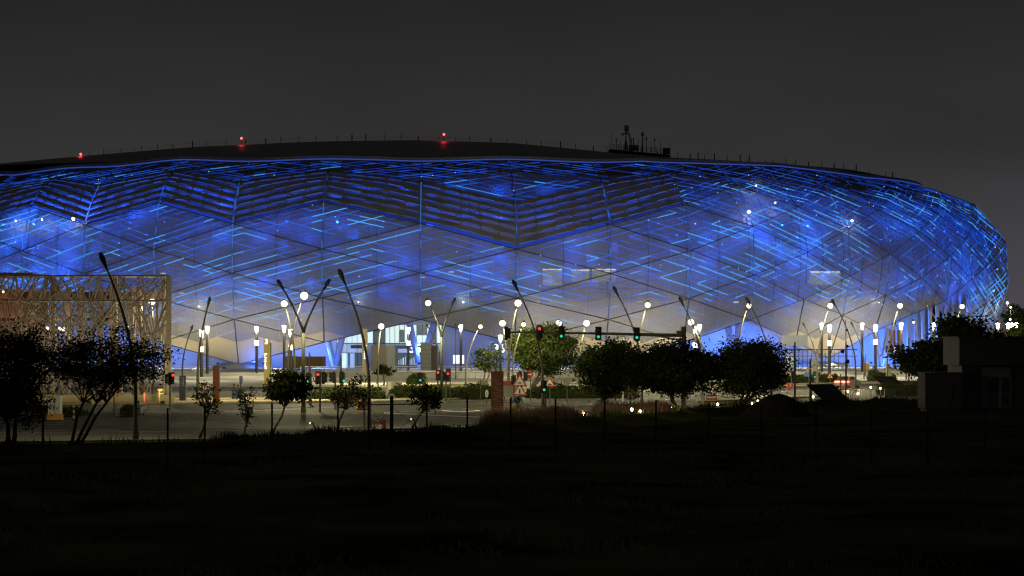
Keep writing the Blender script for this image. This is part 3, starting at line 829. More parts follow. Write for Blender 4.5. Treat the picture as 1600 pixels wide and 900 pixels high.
lit = [(238, 475, 240, 616, 'lit lamp glaring in front of the lattice screen near its right corner', .5),
    (446, 478, 461, 613, 'lit lamp leaning left below the spread heads of the double lamp', .5),
    (473, 466, 449, 627, 'lit lamp leaning right between the spread heads of the double lamp', .5),
    (595, 513, 590, 600, 'low lit lamp glaring in front of the glazed lobby', .55),
    (748, 513, 728, 605, 'lit lamp on thin curved pole above the small feathery tree', .34),
    (808, 477, 795, 612, 'lit lamp beside the head of the curved lamp above the 36', .52),
    (786, 508, 793, 602, 'low brightly lit lamp right above the number 36', .55),
    (816, 510, 801, 606, 'low lit lamp left of the bushy tree crown', .36),
    (872, 508, 866, 602, 'low lit lamp glaring above the right half of the bushy tree', .55),
    (915, 508, 905, 602, 'low lit lamp glaring between the bushy tree and the broad dark trees', .55),
    (1010, 480, 993, 612, 'lit lamp leaning right behind the gantry arm', .42),
    (1082, 506, 1103, 602, 'low lit lamp glaring right of the gantry post', .55),
    (1168, 481, 1149, 612, 'lit lamp meeting an unlit one above the round dark tree', .38),
    (1295, 481, 1277, 610, 'lit lamp leaning right above the green signal', .42),
    (1404, 481, 1386, 610, 'lit lamp curving right beside the trees at the right opening', .42),
    (1501, 482, 1484, 609, 'lit lamp over the tree crowns near the facade edge', .38)]
for tx, ty, bx, by, lab, r in lit:
    street_lamp(tx, ty, bx, by, lab, lit=True, r=r, rad=.13, power=5200 * (r / .45))
for tx, ty, bx, lab in ((1258, 511, 1276, 'small unlit lamp leaning left before the right low point of the shell'), (1333, 510, 1350, 'small unlit lamp leaning left beside the orange box'),
        (1400, 508, 1416, 'small unlit lamp leaning left by the navy banner'), (670, 513, 690, 'small unlit lamp leaning left before the number 35 entrance'), (712, 513, 712, 'straight unlit lamp beside the white light box')):
    street_lamp(tx, ty, bx, 592, lab, rad=.1, z0=.012)
street_lamp(1429, 506, 1444, 592, 'small lit lamp leaning left in front of the white fins', lit=True, r=.25, rad=.1, z0=.012, power=700)
for px, py, bx, by, lab, r in ((1574, 475, 1577, 575, 'bright white lamp on a tall far pole right of the stadium', .36), (1579, 482, 1581, 576, 'second far white lamp just below the brightest far one', .26), (1578, 501, 1578, 577, 'low far lamp under the two far white ones', .28)):
    street_lamp(px, py, bx, by, lab, lit=True, r=r, rad=.1, white=True, power=900)

# lantern posts on the plaza
def lantern(px, ytop, ybase, label, ring=False, d=None):
    z0 = .6; d = D(ybase, z0) if ybase > 579 else D(max(ybase, 574), z0)
    base = P(px, d, z0); zt = Z(ytop, d)
    t = thing('lantern_post', base, label, 'lamp post', 'lantern posts on the plaza')
    MB().path([base, Vector((base.x, base.y, zt - 1.1))], [.26, .24], 8).build('post', mat('lantern post', (.012, .012, .012), .5), t)
    MB().path([Vector((base.x, base.y, zt - 1.1)), Vector((base.x, base.y, zt))], [.22, .36], 10).build('lantern', mat('lantern glow', (1, 1, 1), .3, emit=4, ecol=(1, .97, .86)), t)
    if ring: MB().path([Vector((base.x, base.y, zt - 3.3)), Vector((base.x, base.y, zt - 2.5))], .33, 10).build('light_ring', mat('ring glow', (1, 1, 1), .3, emit=3.5, ecol=(1, .93, .78)), t)
    lamp('lantern_light', (base.x, base.y - .9, zt - .4), (1, .92, .66), 2900 * LP['street'], .3)
    return t
for px, yt, yb, lab, ring in ((315, 516, 589, 'lantern post with glowing ring halfway, left of its taller twin', True), (324, 510, 584, 'lantern post right of the ringed one by the dark blue totem', False),
        (401, 510, 583, 'lantern post with glowing ring left of the number 3 totem', True), (444, 509, 582, 'lantern post left of the brown entrance block', False), (454, 515, 586, 'ringed lantern post between the crossing lamps', True),
        (638, 512, 580, 'ringed lantern post before the lobby glass', True), (720, 508, 580, 'lantern post beside the white light box', False), (782, 524, 584, 'shorter lantern post beside the number 36', False),
        (1086, 510, 588, 'ringed lantern post right of the gantry post', True), (1093, 507, 583, 'lantern post behind the low glaring lamp right of the gantry', False),
        (1284, 505, 581, 'lantern post on plaza just left of the ringed one with the low tip behind', False), (1296, 508, 587, 'ringed lantern post before the right low tip of the shell', True),
        (1347, 505, 581, 'lantern post directly above the orange box', False), (1368, 508, 584, 'ringed lantern post right of the orange box', True), (1408, 505, 584, 'lantern post by the navy banner', False),
        (1459, 505, 584, 'lantern post among the fins above the tree', False), (1559, 505, 580, 'lantern post at the right foot of the shell', False), (1575, 505, 578, 'lantern post first right of the shell edge', False),
        (1580.5, 505, 578, 'lantern post second right of the shell edge', False), (1588, 505, 578, 'lantern post last in the row at the right', False)):
    lantern(px, yt, yb, lab, ring)

# ================================================================== lattice screen building on the left
lat_m = mat('beige steel stick', (.34, .29, .21), .6, noise=.15, nscale=.5)
brn_m = mat('rust brown steel', (.14, .09, .07), .7)
LB_ = thing('lattice_screen_building', P(130, 222), 'open steel building wrapped in a screen of crossing beige sticks', 'building')
d0 = 216; xl, xr = P(-90, d0).x, P(264, d0).x; dep = 16; random.seed(21)
def stick_wall(p0, p1, n, parent, seed):
    random.seed(seed); W = (p1 - p0).length; u = (p1 - p0).normalized(); b = MB(); nrm = Vector((-u.y, u.x, 0))
    for lo, hi, cnt, ang in ((9.5, 11.9, n, 1.1), (5.1, 9.6, n, 1.9), (0, 5.1, int(n * .42), 2.2)):
        for k in range(cnt):
            x = random.uniform(0, W); lean = random.gauss(0, ang); x2 = max(0, min(W, x + lean)); o = nrm * random.uniform(-.25, .25)
            b.path([p0 + u * x + Vector((0, 0, lo)) + o, p0 + u * x2 + Vector((0, 0, hi)) + o], random.choice((.05, .06, .075, .09)), 4)
    for k in range(int(n * .35)):
        x = random.uniform(0, W); x2 = max(0, min(W, x + random.choice((-1, 1)) * random.uniform(3, 7))); z0 = random.uniform(3, 7)
        b.path([p0 + u * x + Vector((0, 0, z0)), p0 + u * x2 + Vector((0, 0, min(11.9, z0 + random.uniform(3, 6))))], .07, 4)
    b.build('stick_screen', lat_m, parent)
c1, c2_, c3 = Vector((xl, d0, 0)), Vector((xr, d0, 0)), Vector((P(257, d0 + dep).x, d0 + dep, 0))
stick_wall(c1, c2_, 94, LB_, 4); stick_wall(c2_, c3, 34, LB_, 8)
b = MB()
for z in (11.9, 9.6, 5.05): b.path([c1 + Vector((0, 0, z)), c2_ + Vector((0, 0, z)), ], .12, 4); b.path([c2_ + Vector((0, 0, z)), c3 + Vector((0, 0, z))], .12, 4)
b.build('screen_rail', lat_m, LB_)
for x, y in ((xr, d0), (xr - 5.2, d0 + .8), (xr - 11, d0 + .8), (xl + 4, d0 + .8)): MB().box((x, y, 5.95), (.42, .42, 11.9)).build('corner_post', lat_m, LB_)
b = MB(); random.seed(9)
cols = [28, 50, 81, 107, 128, 158, 175, 210, 222]
for x in cols: MB().box(P(x, d0 + 3.5, 5.5), (.42, .42, 11)).build('column', brn_m, LB_)
b.box(((xl + xr) / 2, d0 + 4.1, 10.2), (xr - xl - 1, .3, .7)); b.box(((xl + xr) / 2, d0 + 4.1, 7.9), (xr - xl - 1, .3, .3)); b.build('beam', brn_m, LB_)
b = MB(); b.box((P(25, d0 + 6).x, d0 + 8, 8.0), (4.6, 4, 5.5)); b.box((P(63, d0 + 6).x, d0 + 7, 5), (.8, .6, 10)); b.build('inner_wall', mat('beige inner wall', (.42, .36, .26), .8), LB_)
b = MB(); b.hull([(xl, d0 - .8, 11.95), (P(52, d0).x, d0 - .8, 11.95), (P(52, d0).x, d0 + 8, 11.95), (xl, d0 + 8, 11.95)], [(xl, d0 - .8, 12.3), (P(52, d0).x, d0 - .8, 12.2), (P(52, d0).x, d0 + 8, 12.2), (xl, d0 + 8, 12.3)])
b.build('roof', brn_m, LB_)
for x, z, pw in ((222, 481, 300), (74, 513, 160), (94, 513, 160), (200, 512, 200), (5, 455, 120), (99, 514, 100)):
    p = P(x, d0 + 2.5, Z(z, d0)); MB().ball(p, .16 if x != 5 else .1, 8, 6).build('lamp', bulb_m, LB_)
    lamp('screen_light', p + Vector((0, -.6, -.2)), (1, .85, .62) if x != 5 else (1, .3, .15), pw, .2)
for x in (-20, 60, 140, 215, 255):
    p = P(x, d0 - 7, .4); lamp('screen_fill', p, (1, .90, .66), 380, .2, spot=110, target=(p.x + .3, d0, 7), blend=.8)  # fill spots added in front to lighten the sticks, fixture boxes included
    MB().box(p - Vector((0, .25, .15)), (.4, .25, .3)).build('added_floodlight', fix_m, LB_)
b = MB(); b.box((P(165, d0 - .8).x, d0 - 1.2, .4), (13, .3, .8)); tag(b.build('low_wall', mat('yellow render', (.50, .40, .20), .8), origin=P(165, d0 - 1.2)), 'low yellowish wall at the foot of the stick screen', 'wall')

# ================================================================== vegetation
leaf_a = mat('leaf dark', (.035, .048, .014), .8, spec=.1); leaf_b = mat('leaf', (.055, .075, .022), .8, spec=.1); leaf_c = mat('leaf light', (.08, .105, .03), .8, spec=.1)
bark = mat('bark', (.07, .055, .04), .9)
def leaves(b, c, r, n, s, rnd):
    for _ in range(n):
        u = rnd.gauss(0, .5), rnd.gauss(0, .5), rnd.gauss(0, .42)
        p = Vector((c.x + u[0] * r[0], c.y + u[1] * r[1], c.z + u[2] * r[2]))
        a = Vector((rnd.gauss(0, 1), rnd.gauss(0, 1), rnd.gauss(0, .6))).normalized(); t = a.cross(Vector((rnd.random(), rnd.random(), rnd.random()))).normalized()
        l = s * rnd.uniform(.6, 1.5); w_ = l * .32
        b.k = rnd.choice((0, 0, 1, 1, 2))
        b.face([p - a * l * .5, p + t * w_, p + a * l * .5, p - t * w_])
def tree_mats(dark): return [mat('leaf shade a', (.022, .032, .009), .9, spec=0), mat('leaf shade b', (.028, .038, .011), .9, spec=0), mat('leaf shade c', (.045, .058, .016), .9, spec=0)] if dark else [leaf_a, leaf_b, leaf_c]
def tree(name, label, bx, by, x0, x1, y0, y1, trunks=1, clumps=46, per=95, leaf=.28, lean=None, seed=0, dens=1.0, group='trees around the junction', trunk_r=.16, cat='tree', flat=False, dark=True):
    rnd = random.Random(seed + bx * 7 + by); d = D(by); base = P(bx, d)
    t = thing(name, base, label, cat, group)
    cx = P((x0 + x1) / 2, d).x; W = (x1 - x0) * d / F / 2; zt, zb = Z(y0, d), Z(y1, d); zc = (zt + zb) / 2; H = (zt - zb) / 2
    b = MB(); lv = MB(); ends = []
    for k in range(clumps):
        while 1:
            u = Vector((rnd.uniform(-1, 1), rnd.uniform(-1, 1), rnd.uniform(-1, 1)))
            if .25 < u.length < 1: break
        u = u.normalized() * (u.length ** .55) * rnd.uniform(.58, 1.06)
        if flat and u.z < -.2: u.z *= .6
        c = Vector((cx + u.x * W, d + u.y * W * .9, zc + u.z * H)); ends.append(c)
        rr = rnd.uniform(.17, .34); leaves(lv, c, (W * rr * 1.25, W * rr * 1.25, H * rr * 1.05), int(per * rnd.uniform(.5, 1.4) * dens), leaf, rnd)
    forks = []
    for k in range(trunks):
        off = Vector(((k - (trunks - 1) / 2) * .35, rnd.uniform(-.2, .2), 0))
        top = Vector((cx + off.x * 2.2, d + off.y, zb + H * .35)); b0 = base + off * .6
        mid = b0.lerp(top, .5) + Vector(((cx - base.x) * .12 + rnd.uniform(-.12, .12), 0, 0))
        if lean: mid += Vector((lean, 0, 0))
        pts = [b0, b0.lerp(mid, .5) + Vector((rnd.uniform(-.05, .05), 0, 0)), mid, mid.lerp(top, .5), top]
        b.path(pts, [trunk_r * q for q in (1.25, 1.0, .85, .7, .5)], 7); forks += [pts[-1], pts[-2]]
    tr = b.build('trunk', bark, t, smooth=True)
    bb = MB()
    for k, e_ in enumerate(ends):
        if k % 2 == 0 or dens < .8:
            f = rnd.choice(forks); m1 = f.lerp(e_, .5) + Vector((rnd.uniform(-.2, .2), rnd.uniform(-.2, .2), rnd.uniform(-.1, .25)))
            bb.path([f, m1, e_], [trunk_r * .4, trunk_r * .25, trunk_r * .1], 4)
    bb.build('limb', bark, t)
    lv.build('crown', tree_mats(dark), t)
    return t
tree('acacia_tree', 'big black acacia at the left edge with drooping crown', 18, 697, -60, 92, 498, 668, trunks=2, clumps=130, per=150, leaf=.14, seed=1, trunk_r=.13)
tree('acacia_tree', 'wide dark acacia in front of the lattice screen building', 118, 697, 62, 262, 508, 628, trunks=3, clumps=110, per=125, leaf=.135, lean=-.3, seed=2, trunk_r=.09, flat=True, dark=False)
tree('sapling', 'thin leaning sapling in front of the tall brown totem', 312, 684, 302, 356, 588, 645, clumps=18, per=45, leaf=.16, dens=.55, seed=3, trunk_r=.09)
tree('sapling', 'thin sapling with sparse crown left of the dense round one', 380, 684, 366, 408, 598, 665, clumps=18, per=40, leaf=.16, dens=.6, seed=4, trunk_r=.085)
tree('small_tree', 'small tree with dense dark flat crown beside the number 3 totem', 424, 680, 408, 490, 576, 632, clumps=48, per=90, leaf=.18, seed=5, trunk_r=.08)
tree('small_tree', 'small feathery tree left of the red triangle sign by the tall lamp', 528, 668, 506, 578, 584, 640, clumps=40, per=55, leaf=.17, dens=.7, lean=-.2, seed=6, trunk_r=.08)
tree('small_tree', 'small round tree right of the red hydrant pipe', 644, 670, 640, 694, 597, 642, clumps=36, per=70, leaf=.16, dens=.8, lean=-.3, seed=7, trunk_r=.07)
tree('small_tree', 'tiny flat green tree before the grey entrance block', 600, 602, 582, 616, 570, 592, clumps=18, per=60, leaf=.3, seed=8, trunk_r=.12, flat=True)
tree('small_tree', 'small feathery tree in front of the number 36', 754, 604, 738, 788, 540, 582, trunks=2, clumps=34, per=60, leaf=.3, dens=.75, seed=9, trunk_r=.11)
tree('bushy_tree', 'bushy green tree lit from above beside the red gantry signal', 832, 604, 797, 902, 508, 586, trunks=2, clumps=130, per=170, leaf=.32, seed=10, trunk_r=.2, lean=.1)
tree('broad_tree', 'broad dark tree first in the row right of the bushy green one', 940, 640, 898, 1004, 528, 620, clumps=120, per=150, leaf=.2, seed=11, lean=-.2)
tree('broad_tree', 'broad black tree filling the middle of the row behind the gantry post', 1062, 648, 962, 1132, 533, 620, trunks=1, clumps=170, per=160, leaf=.2, seed=12, trunk_r=.2)
tree('broad_tree', 'broad black tree last in the row under the arched opening', 1160, 631, 1108, 1236, 527, 620, trunks=3, clumps=150, per=160, leaf=.21, seed=13)
tree('broad_tree', 'dark tree left of the cabin in front of the fins', 1432, 616, 1392, 1492, 528, 592, trunks=2, clumps=80, per=100, leaf=.36, seed=14)
tree('broad_tree', 'dark domed tree directly behind the cabin roof', 1506, 612, 1452, 1562, 491, 585, clumps=90, per=100, leaf=.38, seed=15)
tree('broad_tree', 'far pale green tree at the right edge under the white lamps', 1590, 575, 1566, 1616, 478, 520, clumps=50, per=90, leaf=.55, seed=16, trunk_r=.3)
tree('broad_tree', 'dark tree rising behind the cabin at the right edge', 1585, 598, 1562, 1625, 508, 560, clumps=50, per=90, leaf=.4, seed=17, trunk_r=.2)

def hedge(x0, x1, y0, yb, label, name='hedge', seed=1, depth=3, stuff=False, n=900, leaf=.22, mats=None, spiky=False, cat='hedge'):
    rnd = random.Random(seed); d = D(yb); b = MB(); xa, xb = P(x0, d).x, P(x1, d).x; H = Z(y0, d)
    for _ in range(n):
        x = rnd.uniform(xa, xb); y = d + rnd.uniform(0, depth); f = (x - xa) / (xb - xa)
        hh = H * (.74 + .16 * math.sin(x * 1.1 + seed) * math.sin(x * .37) + .1 * math.sin(x * 4.7 + y * 3) + .07 * math.sin(x * 9.1 - y * 5)) * min(1, f * 9 + .35, (1 - f) * 9 + .35)
        if spiky:
            z1 = hh * rnd.choice((rnd.uniform(.5, 1.0), rnd.uniform(.7, 1.1), rnd.uniform(.8, 1.32))); l = rnd.uniform(-.34, .34); b.k = rnd.choice((0, 1, 2)); yy = y + rnd.uniform(-.1, .1)
            b.face([(x - .035, y, 0), (x + .035, y, 0), (x + l * .55, yy, z1 * .62)]); b.k = 2 if rnd.random() < .6 else 1
            b.face([(x + l * .4, yy, z1 * .5), (x + l * .4 + .05, yy, z1 * .5), (x + l + .03, yy, z1), (x + l, yy, z1)])
        else:
            z = hh * (rnd.random() ** .6); leaves(b, Vector((x, y, z)), (.2, .2, .14), 2, leaf, rnd)
    if not spiky: b.k = 0; b.box(((xa + xb) / 2, d + depth / 2, H * .30), ((xb - xa) * .97, depth * .7, H * .55))
    o = b.build(name, mats or [leaf_a, leaf_b, leaf_c], origin=((xa + xb) / 2, d, 0))
    return tag(o, label, None if stuff else cat, kind='stuff' if stuff else None) if stuff else tag(o, label, cat)
hedge(606, 775, 598, 624, 'long clipped hedge left of the brown text totem', seed=2, n=2600, depth=5)
hedge(820, 1000, 598, 622, 'long clipped hedge right of the triangle signs', seed=3, n=2600, depth=6)
hedge(470, 600, 603, 626, 'dim hedge behind the traffic signals at the junction', seed=4, n=1500, depth=4)
hedge(1214, 1318, 584, 599, 'low hedge on the plaza edge behind the green signal', seed=5, n=1500, depth=6, leaf=.34)
hedge(1362, 1402, 578, 597, 'rounded bush in front of the right lamps', seed=6, n=700, depth=5, leaf=.34, name='bush', cat='bush')
hedge(50, 130, 634, 651, 'low hedge behind the white cabinet', seed=7, n=700, depth=2)
hedge(186, 212, 634, 651, 'short piece of low hedge beside the tall left lamp', seed=8, n=250, depth=2)
hedge(636, 664, 583, 601, 'pale green palm-like bush below the number 35', seed=9, n=420, depth=3, leaf=.4, name='bush', cat='bush')
pink = [mat('grass blade', (.07, .075, .035), .9), mat('dry blade', (.13, .10, .06), .9), mat('pink plume', (.22, .13, .11), .9)]
hedge(748, 925, 641, 667, 'tall ornamental grass with pinkish plumes before the brown totem', name='ornamental_grass', seed=11, depth=7, stuff=True, n=9000, mats=pink, spiky=True)
hedge(928, 1058, 632, 656, 'tall ornamental grass between the warm bollard lights', name='ornamental_grass', seed=12, depth=7, stuff=True, n=6000, mats=pink, spiky=True)
hedge(1380, 1450, 598, 618, 'dark reeds behind the grey fence by the cabin', name='ornamental_grass', seed=13, depth=5, stuff=True, n=1800, spiky=True)
# rough grass along the field bank and tufts in the dark field
b = MB(); rnd = random.Random(77)
for _ in range(16000):
    x = rnd.uniform(-34, 50); ey = edge_y(x); y = ey - abs(rnd.gauss(0, 3.2)) - .3
    if x < -16 and rnd.random() < .93: continue
    s = .5 + .5 * math.sin(x * 1.7) * math.sin(x * .53 + 1); h = rnd.uniform(.15, .55) * (.35 + s); l = rnd.uniform(-.12, .12)
    z = .02 + (.2 if x < -17 else (.2 + .45 * min(1, (x + 17) / 6))) * max(0, 1 - abs(ey - 7 - y) / 7) ** .8
    b.k = rnd.choice((0, 1)); b.face([(x - .04, y, z - .05), (x + .04, y, z - .05), (x + l, y + l, z + h)])
for _ in range(14000):
    y = rnd.uniform(52, 120); x = rnd.uniform(-.235, .235) * y
    if math.sin(x * .5 + 1) * math.sin(y * .33) + math.sin(x * 1.3 + y * .7) * .6 < .25: continue
    h = rnd.uniform(.05, .22); l = rnd.uniform(-.1, .1); b.k = 2; b.face([(x - .03, y, .1), (x + .03, y, .1), (x + l, y, .14 + h)])
tag(b.build('rough_grass', [leaf_b, leaf_c, mat('dry tuft', (.26, .26, .09), .9, spec=0)]), 'rough grass and weeds on the dark field and its bank', kind='stuff')
# dirt mound
b = MB(); p = G(1216, 652); rnd = random.Random(5)
n = 28; rr = 8; pts = []
for j in range(rr + 1):
    for k in range(n):
        t = 2 * math.pi * k / n; f = j / rr; rad = 2.9 * (1 - f) * (1 + .1 * math.sin(3 * t)) ; h = 1.75 * math.sin(f * math.pi / 2) ** 1.1
        b.v.append((p.x + rad * math.cos(t), p.y + rad * .9 * math.sin(t), h + rnd.uniform(-.05, .05)))
for j in range(rr):
    for k in range(n): q = (k + 1) % n; b.f.append((j * n + k, j * n + q, (j + 1) * n + q, (j + 1) * n + k)); b.mi.append(0)
tag(b.build('dirt_mound', mat('mound soil', (.03, .028, .018), .95, noise=.4, nscale=.8, bump=.6, spec=0), origin=p), 'dark heaped mound of soil right of the broad trees', 'mound')

# ================================================================== traffic signals
sig_m = mat('signal housing', (.02, .02, .02), .6)
red_e = mat('signal red', (.5, .02, .02), .3, emit=2.6, ecol=(1, .03, .02)); grn_e = mat('signal green', (.02, .4, .3), .3, emit=.6, ecol=(.05, 1, .6)); off_m = mat('signal dark lens', (.03, .03, .03), .3)
def sig_head(par, c, state, face=0, s=.76, back=True):
    rz = face; M = Matrix.Rotation(rz, 4, 'Z'); c = Vector(c)
    b = MB(); b.box(c, (.36 * s, .3, 1.05 * s), rz=rz)
    if back: b.box(c + M @ Vector((0, .12, 0)), (.62 * s, .03, 1.35 * s), rz=rz)
    for k in (-1, 0, 1): b.box(c + M @ Vector((0, -.28, .34 * k * s + .15 * s)), (.3 * s, .28, .03), rz=rz)
    h = b.build('signal_head', sig_m, par)
    for k, nm in ((1, 'red'), (0, 'amber'), (-1, 'green')):
        on = state == nm
        q = c + M @ Vector((0, -.19, .34 * k * s))
        MB().ball(q, (.145 * s, .1, .145 * s) if on else (.12 * s, .05, .12 * s), 10, 6).build('lens', (red_e if nm == 'red' else grn_e) if on else off_m, h)
def signal(px, by, heads, label, m=pole_lt, top=None):
    d = D(by); base = P(px, d); t = thing('traffic_signal', base, label, 'traffic light', 'traffic lights at the junction')
    zt = max(Z(h[1], d) for h in heads) + .4 if top is None else Z(top, d)
    MB().path([base, (base.x, base.y, zt)], [.09, .07], 8).build('pole', m, t)
    for hx, hy, st, face in heads: sig_head(t, P(hx, d - .25, Z(hy, d)), st, face)
    return t
signal(266, 641, ((269, 591, 'red', .5), (262, 592, None, -1.0)), 'red signal in front of the lattice screen corner')
signal(486, 634, ((482, 591, 'green', .0),), 'signal with small green light beside the flat dark tree')
signal(500, 644, ((497, 590, 'red', 0), (507, 590, None, 1.0)), 'signal showing bright red left of the feathery tree')
signal(524, 640, ((519, 589, None, -1.2), (535, 590, 'green', .8)), 'signal seen from the side above the feathery tree')
signal(656, 627, ((656, 590, 'green', .3),), 'faint green signal left of the bright red one by the double lamp')
signal(684, 626, ((684.5, 586, 'red', 0),), 'bright red signal just left of the double lamp trunk')
signal(697, 626, ((700, 588, 'red', 0), (695, 588, None, 1.3)), 'signal under the small navy sign right of the double lamp')
signal(815, 627, ((811, 588, None, -1.1), (821, 588, None, 1.2)), 'dark signal pair turned sideways above the triangle signs')
signal(803, 625, ((802, 594, None, -.9),), 'dark signal left of the two stacked triangle signs')
signal(852, 642, ((850, 604, 'green', .1),), 'low green pedestrian signal beside the curved lamp')
signal(1237, 602, ((1240, 586, None, .4),), 'dark signal at the hedge left of the blue sign')
signal(1274, 602, ((1273, 586, 'green', 0), (1279, 586, None, .9)), 'bright green signal by the grey triangle signs')
signal(1494, 604, ((1488, 549, 'green', 0), (1487, 540, None, .8)), 'green signal glowing through the tree beside the cabin', top=536)
# gantry over the road
d = 184; base = P(1068.5, d); gt = thing('signal_gantry', base, 'thick post with long mast arm carrying four traffic signals', 'signal gantry')
gm = mat('gantry paint', (.20, .18, .13), .6); b = MB(); b.path([base, (base.x, base.y, Z(512, d))], [.2, .17], 10); b.box(P(1068.5, d, Z(514, d)), (.4, .4, .4)); b.build('post', gm, gt)
b = MB(); tip = P(795, d, Z(519, d)); root = P(1068, d, Z(522, d)); mid = P(1058, d, Z(524, d))
b.path([root, mid, P(930, d, Z(521, d)), tip], [.15, .14, .10, .07], 8); b.box(P(1062, d, Z(522, d)), (.5, .5, .5)); b.path([P(1064, d, Z(532, d)), P(1030, d, Z(525, d))], .06, 5)
b.build('mast_arm', gm, gt)
for hx, hy, st in ((843, 519, 'red'), (877, 520, 'green'), (935, 521, 'green'), (995, 522, 'green')): sig_head(gt, P(hx, d - .4, Z(hy, d)), st, 0, .8)
sig_head(gt, P(793, d - .2, Z(521, d)), None, 1.1, .8)

# ================================================================== signs
sr = mat('sign red', (.45, .03, .03), .5); sw = mat('sign white', (.7, .7, .68), .5); sbk = mat('sign black', (.02, .02, .02), .5); sbl = mat('sign blue', (.03, .12, .38), .5); sgy = mat('sign back grey', (.22, .22, .21), .5)
nvy = mat('sign navy', (.02, .03, .14), .5); yel = mat('marker yellow', (.75, .45, .04), .5)
def sgn(px, by, label, top, cat='road sign', m=pole_lt, name='road_sign', z=0):
    d = D(by); base = P(px, d); t = thing(name, base, label, cat, 'road signs around the junction'); MB().path([base, (base.x, base.y, Z(top, d))], .05, 6).build('pole', m, t)
    return t, d
def tri(t, px, py, d, R_=.62, kind='lights', back=False):
    c = P(px, d - .1, Z(py, d)); o = []
    def tr_(r): return [(-r * .87, -r * .5), (r * .87, -r * .5), (0, r)]
    if back: MB().poly(c, tr_(R_)).build('sign_back', sgy, t); return
    q = MB().poly(c, tr_(R_)).build('red_border', sr, t)
    MB().poly(c + Vector((0, -.03, 0)), tr_(R_ * .66)).build('sign_face', sw, t)
    b = MB()
    if kind == 'lights':
        b.poly(c + Vector((0, -.06, -.02)), [(-.07, -.2), (.07, -.2), (.07, .2), (-.07, .2)])
    elif kind == 'bump': b.poly(c + Vector((0, -.06, -.13)), [(-.26, 0), (.26, 0), (.16, .05), (.08, .13), (-.08, .13), (-.16, .05)])
    else: b.poly(c + Vector((0, -.06, -.1)), [(-.06, -.08), (.0, -.08), (.12, .22), (.02, .25)]); b.poly(c + Vector((0, -.06, 0)), [(-.15, -.1), (-.08, -.12), (.05, .1), (0, .16)])
    b.build('pictogram', sbk, t)
def rnd_sign(t, px, py, d, r, face, rim=None):
    c = P(px, d - .1, Z(py, d))
    MB().disc(c, r).build('disc', rim or face, t)
    if rim: MB().disc(c + Vector((0, -.03, 0)), r * .8).build('sign_face', face, t)
    return c
t, d = sgn(178, 650, 'red triangle warning sign near the tall left lamp', 600); tri(t, 180, 606, d, .55, 'person')
t, d = sgn(569, 668, 'red triangle signal warning sign beside the tall lamp', 628); tri(t, 569, 634, d, .58, 'lights')
t, d = sgn(811, 632, 'two red triangle signs stacked above a white board', 588); tri(t, 812, 597, d, .82, 'bump'); tri(t, 812, 611, d, .82, 'lights')
t, d = sgn(859, 630, 'red triangle hump sign right of the low pedestrian signal', 590); tri(t, 859, 599, d, .62, 'bump')
t, d = sgn(985, 640, 'red triangle signal warning sign under the broad dark trees', 608); tri(t, 985, 619, d, .55, 'lights')
t, d = sgn(1297, 599, 'small red triangle sign at the plaza hedge', 582); tri(t, 1297, 588, d, .55, 'person')
t, d = sgn(1264, 602, 'grey backed triangle above a blue square sign', 574); tri(t, 1264, 581, d, .75, back=True); MB().box(P(1262, d - .15, Z(585, d)), (.9, .05, .6)).build('sign_face', sbl, t)
t, d = sgn(1273, 600, 'two grey backed triangle signs stacked above the green signal', 560); tri(t, 1272.5, 567, d, .8, back=True); tri(t, 1272.5, 577, d, .8, back=True)
t, d = sgn(1389, 600, 'two grey backed triangle signs stacked by the far right plaza lamp', 570); tri(t, 1389, 576, d, .75, back=True); tri(t, 1389, 586, d, .75, back=True)
t, d = sgn(322, 640, 'round no U-turn sign with red ring behind the leaning sapling', 598); c = rnd_sign(t, 322, 604, d, .36, sw, sr)
b = MB()
for k in range(8):
    a0, a1 = math.pi * k / 8, math.pi * (k + 1) / 8; b.path([c + Vector((.11 * math.cos(a0), -.07, .05 + .09 * math.sin(a0))), c + Vector((.11 * math.cos(a1), -.07, .05 + .09 * math.sin(a1)))], .022, 4)
b.path([c + Vector((-.11, -.07, .05)), c + Vector((-.11, -.07, -.16))], .022, 4); b.path([c + Vector((.11, -.07, .05)), c + Vector((.11, -.07, -.1))], .022, 4); b.build('pictogram', sbk, t)
MB().path([c + Vector((-.24, -.08, .24)), c + Vector((.24, -.08, -.24))], .03, 4).build('red_bar', sr, t)
t, d = sgn(829, 627, 'round red no entry sign beside the dark signal pair', 580); c = rnd_sign(t, 827, 585, d, .4, sr); MB().box(c + Vector((0, -.05, 0)), (.5, .04, .13)).build('white_bar', sw, t)
t, d = sgn(886, 631, 'plain grey back of a round sign at the hedge', 590); rnd_sign(t, 886, 597, d, .36, sgy)
t, d = sgn(760.5, 633, 'thin oval looking white sign edge-on left of the brown totem', 610); MB().poly(P(760.5, d - .1, Z(615, d)), [(.15 * math.cos(k * .393), .35 * math.sin(k * .393)) for k in range(16)]).build('sign_face', sw, t); MB().box(P(760.5, d - .14, Z(615, d)), (.05, .03, .35)).build('pictogram', sbk, t)
t, d = sgn(808, 643, 'round blue keep right arrow sign above a yellow marker', 622); c = rnd_sign(t, 808, 625, d, .31, sbl, sw)
b = MB(); b.path([c + Vector((-.13, -.07, .13)), c + Vector((.1, -.07, -.1))], .03, 4); b.poly(c + Vector((.1, -.07, -.1)), [(-.12, -.06), (.07, -.07), (.06, .12)]); b.build('pictogram', sw, t)
MB().box(P(808, d - .06, Z(635.5, d)), (.36, .08, .42)).build('yellow_marker', yel, t)
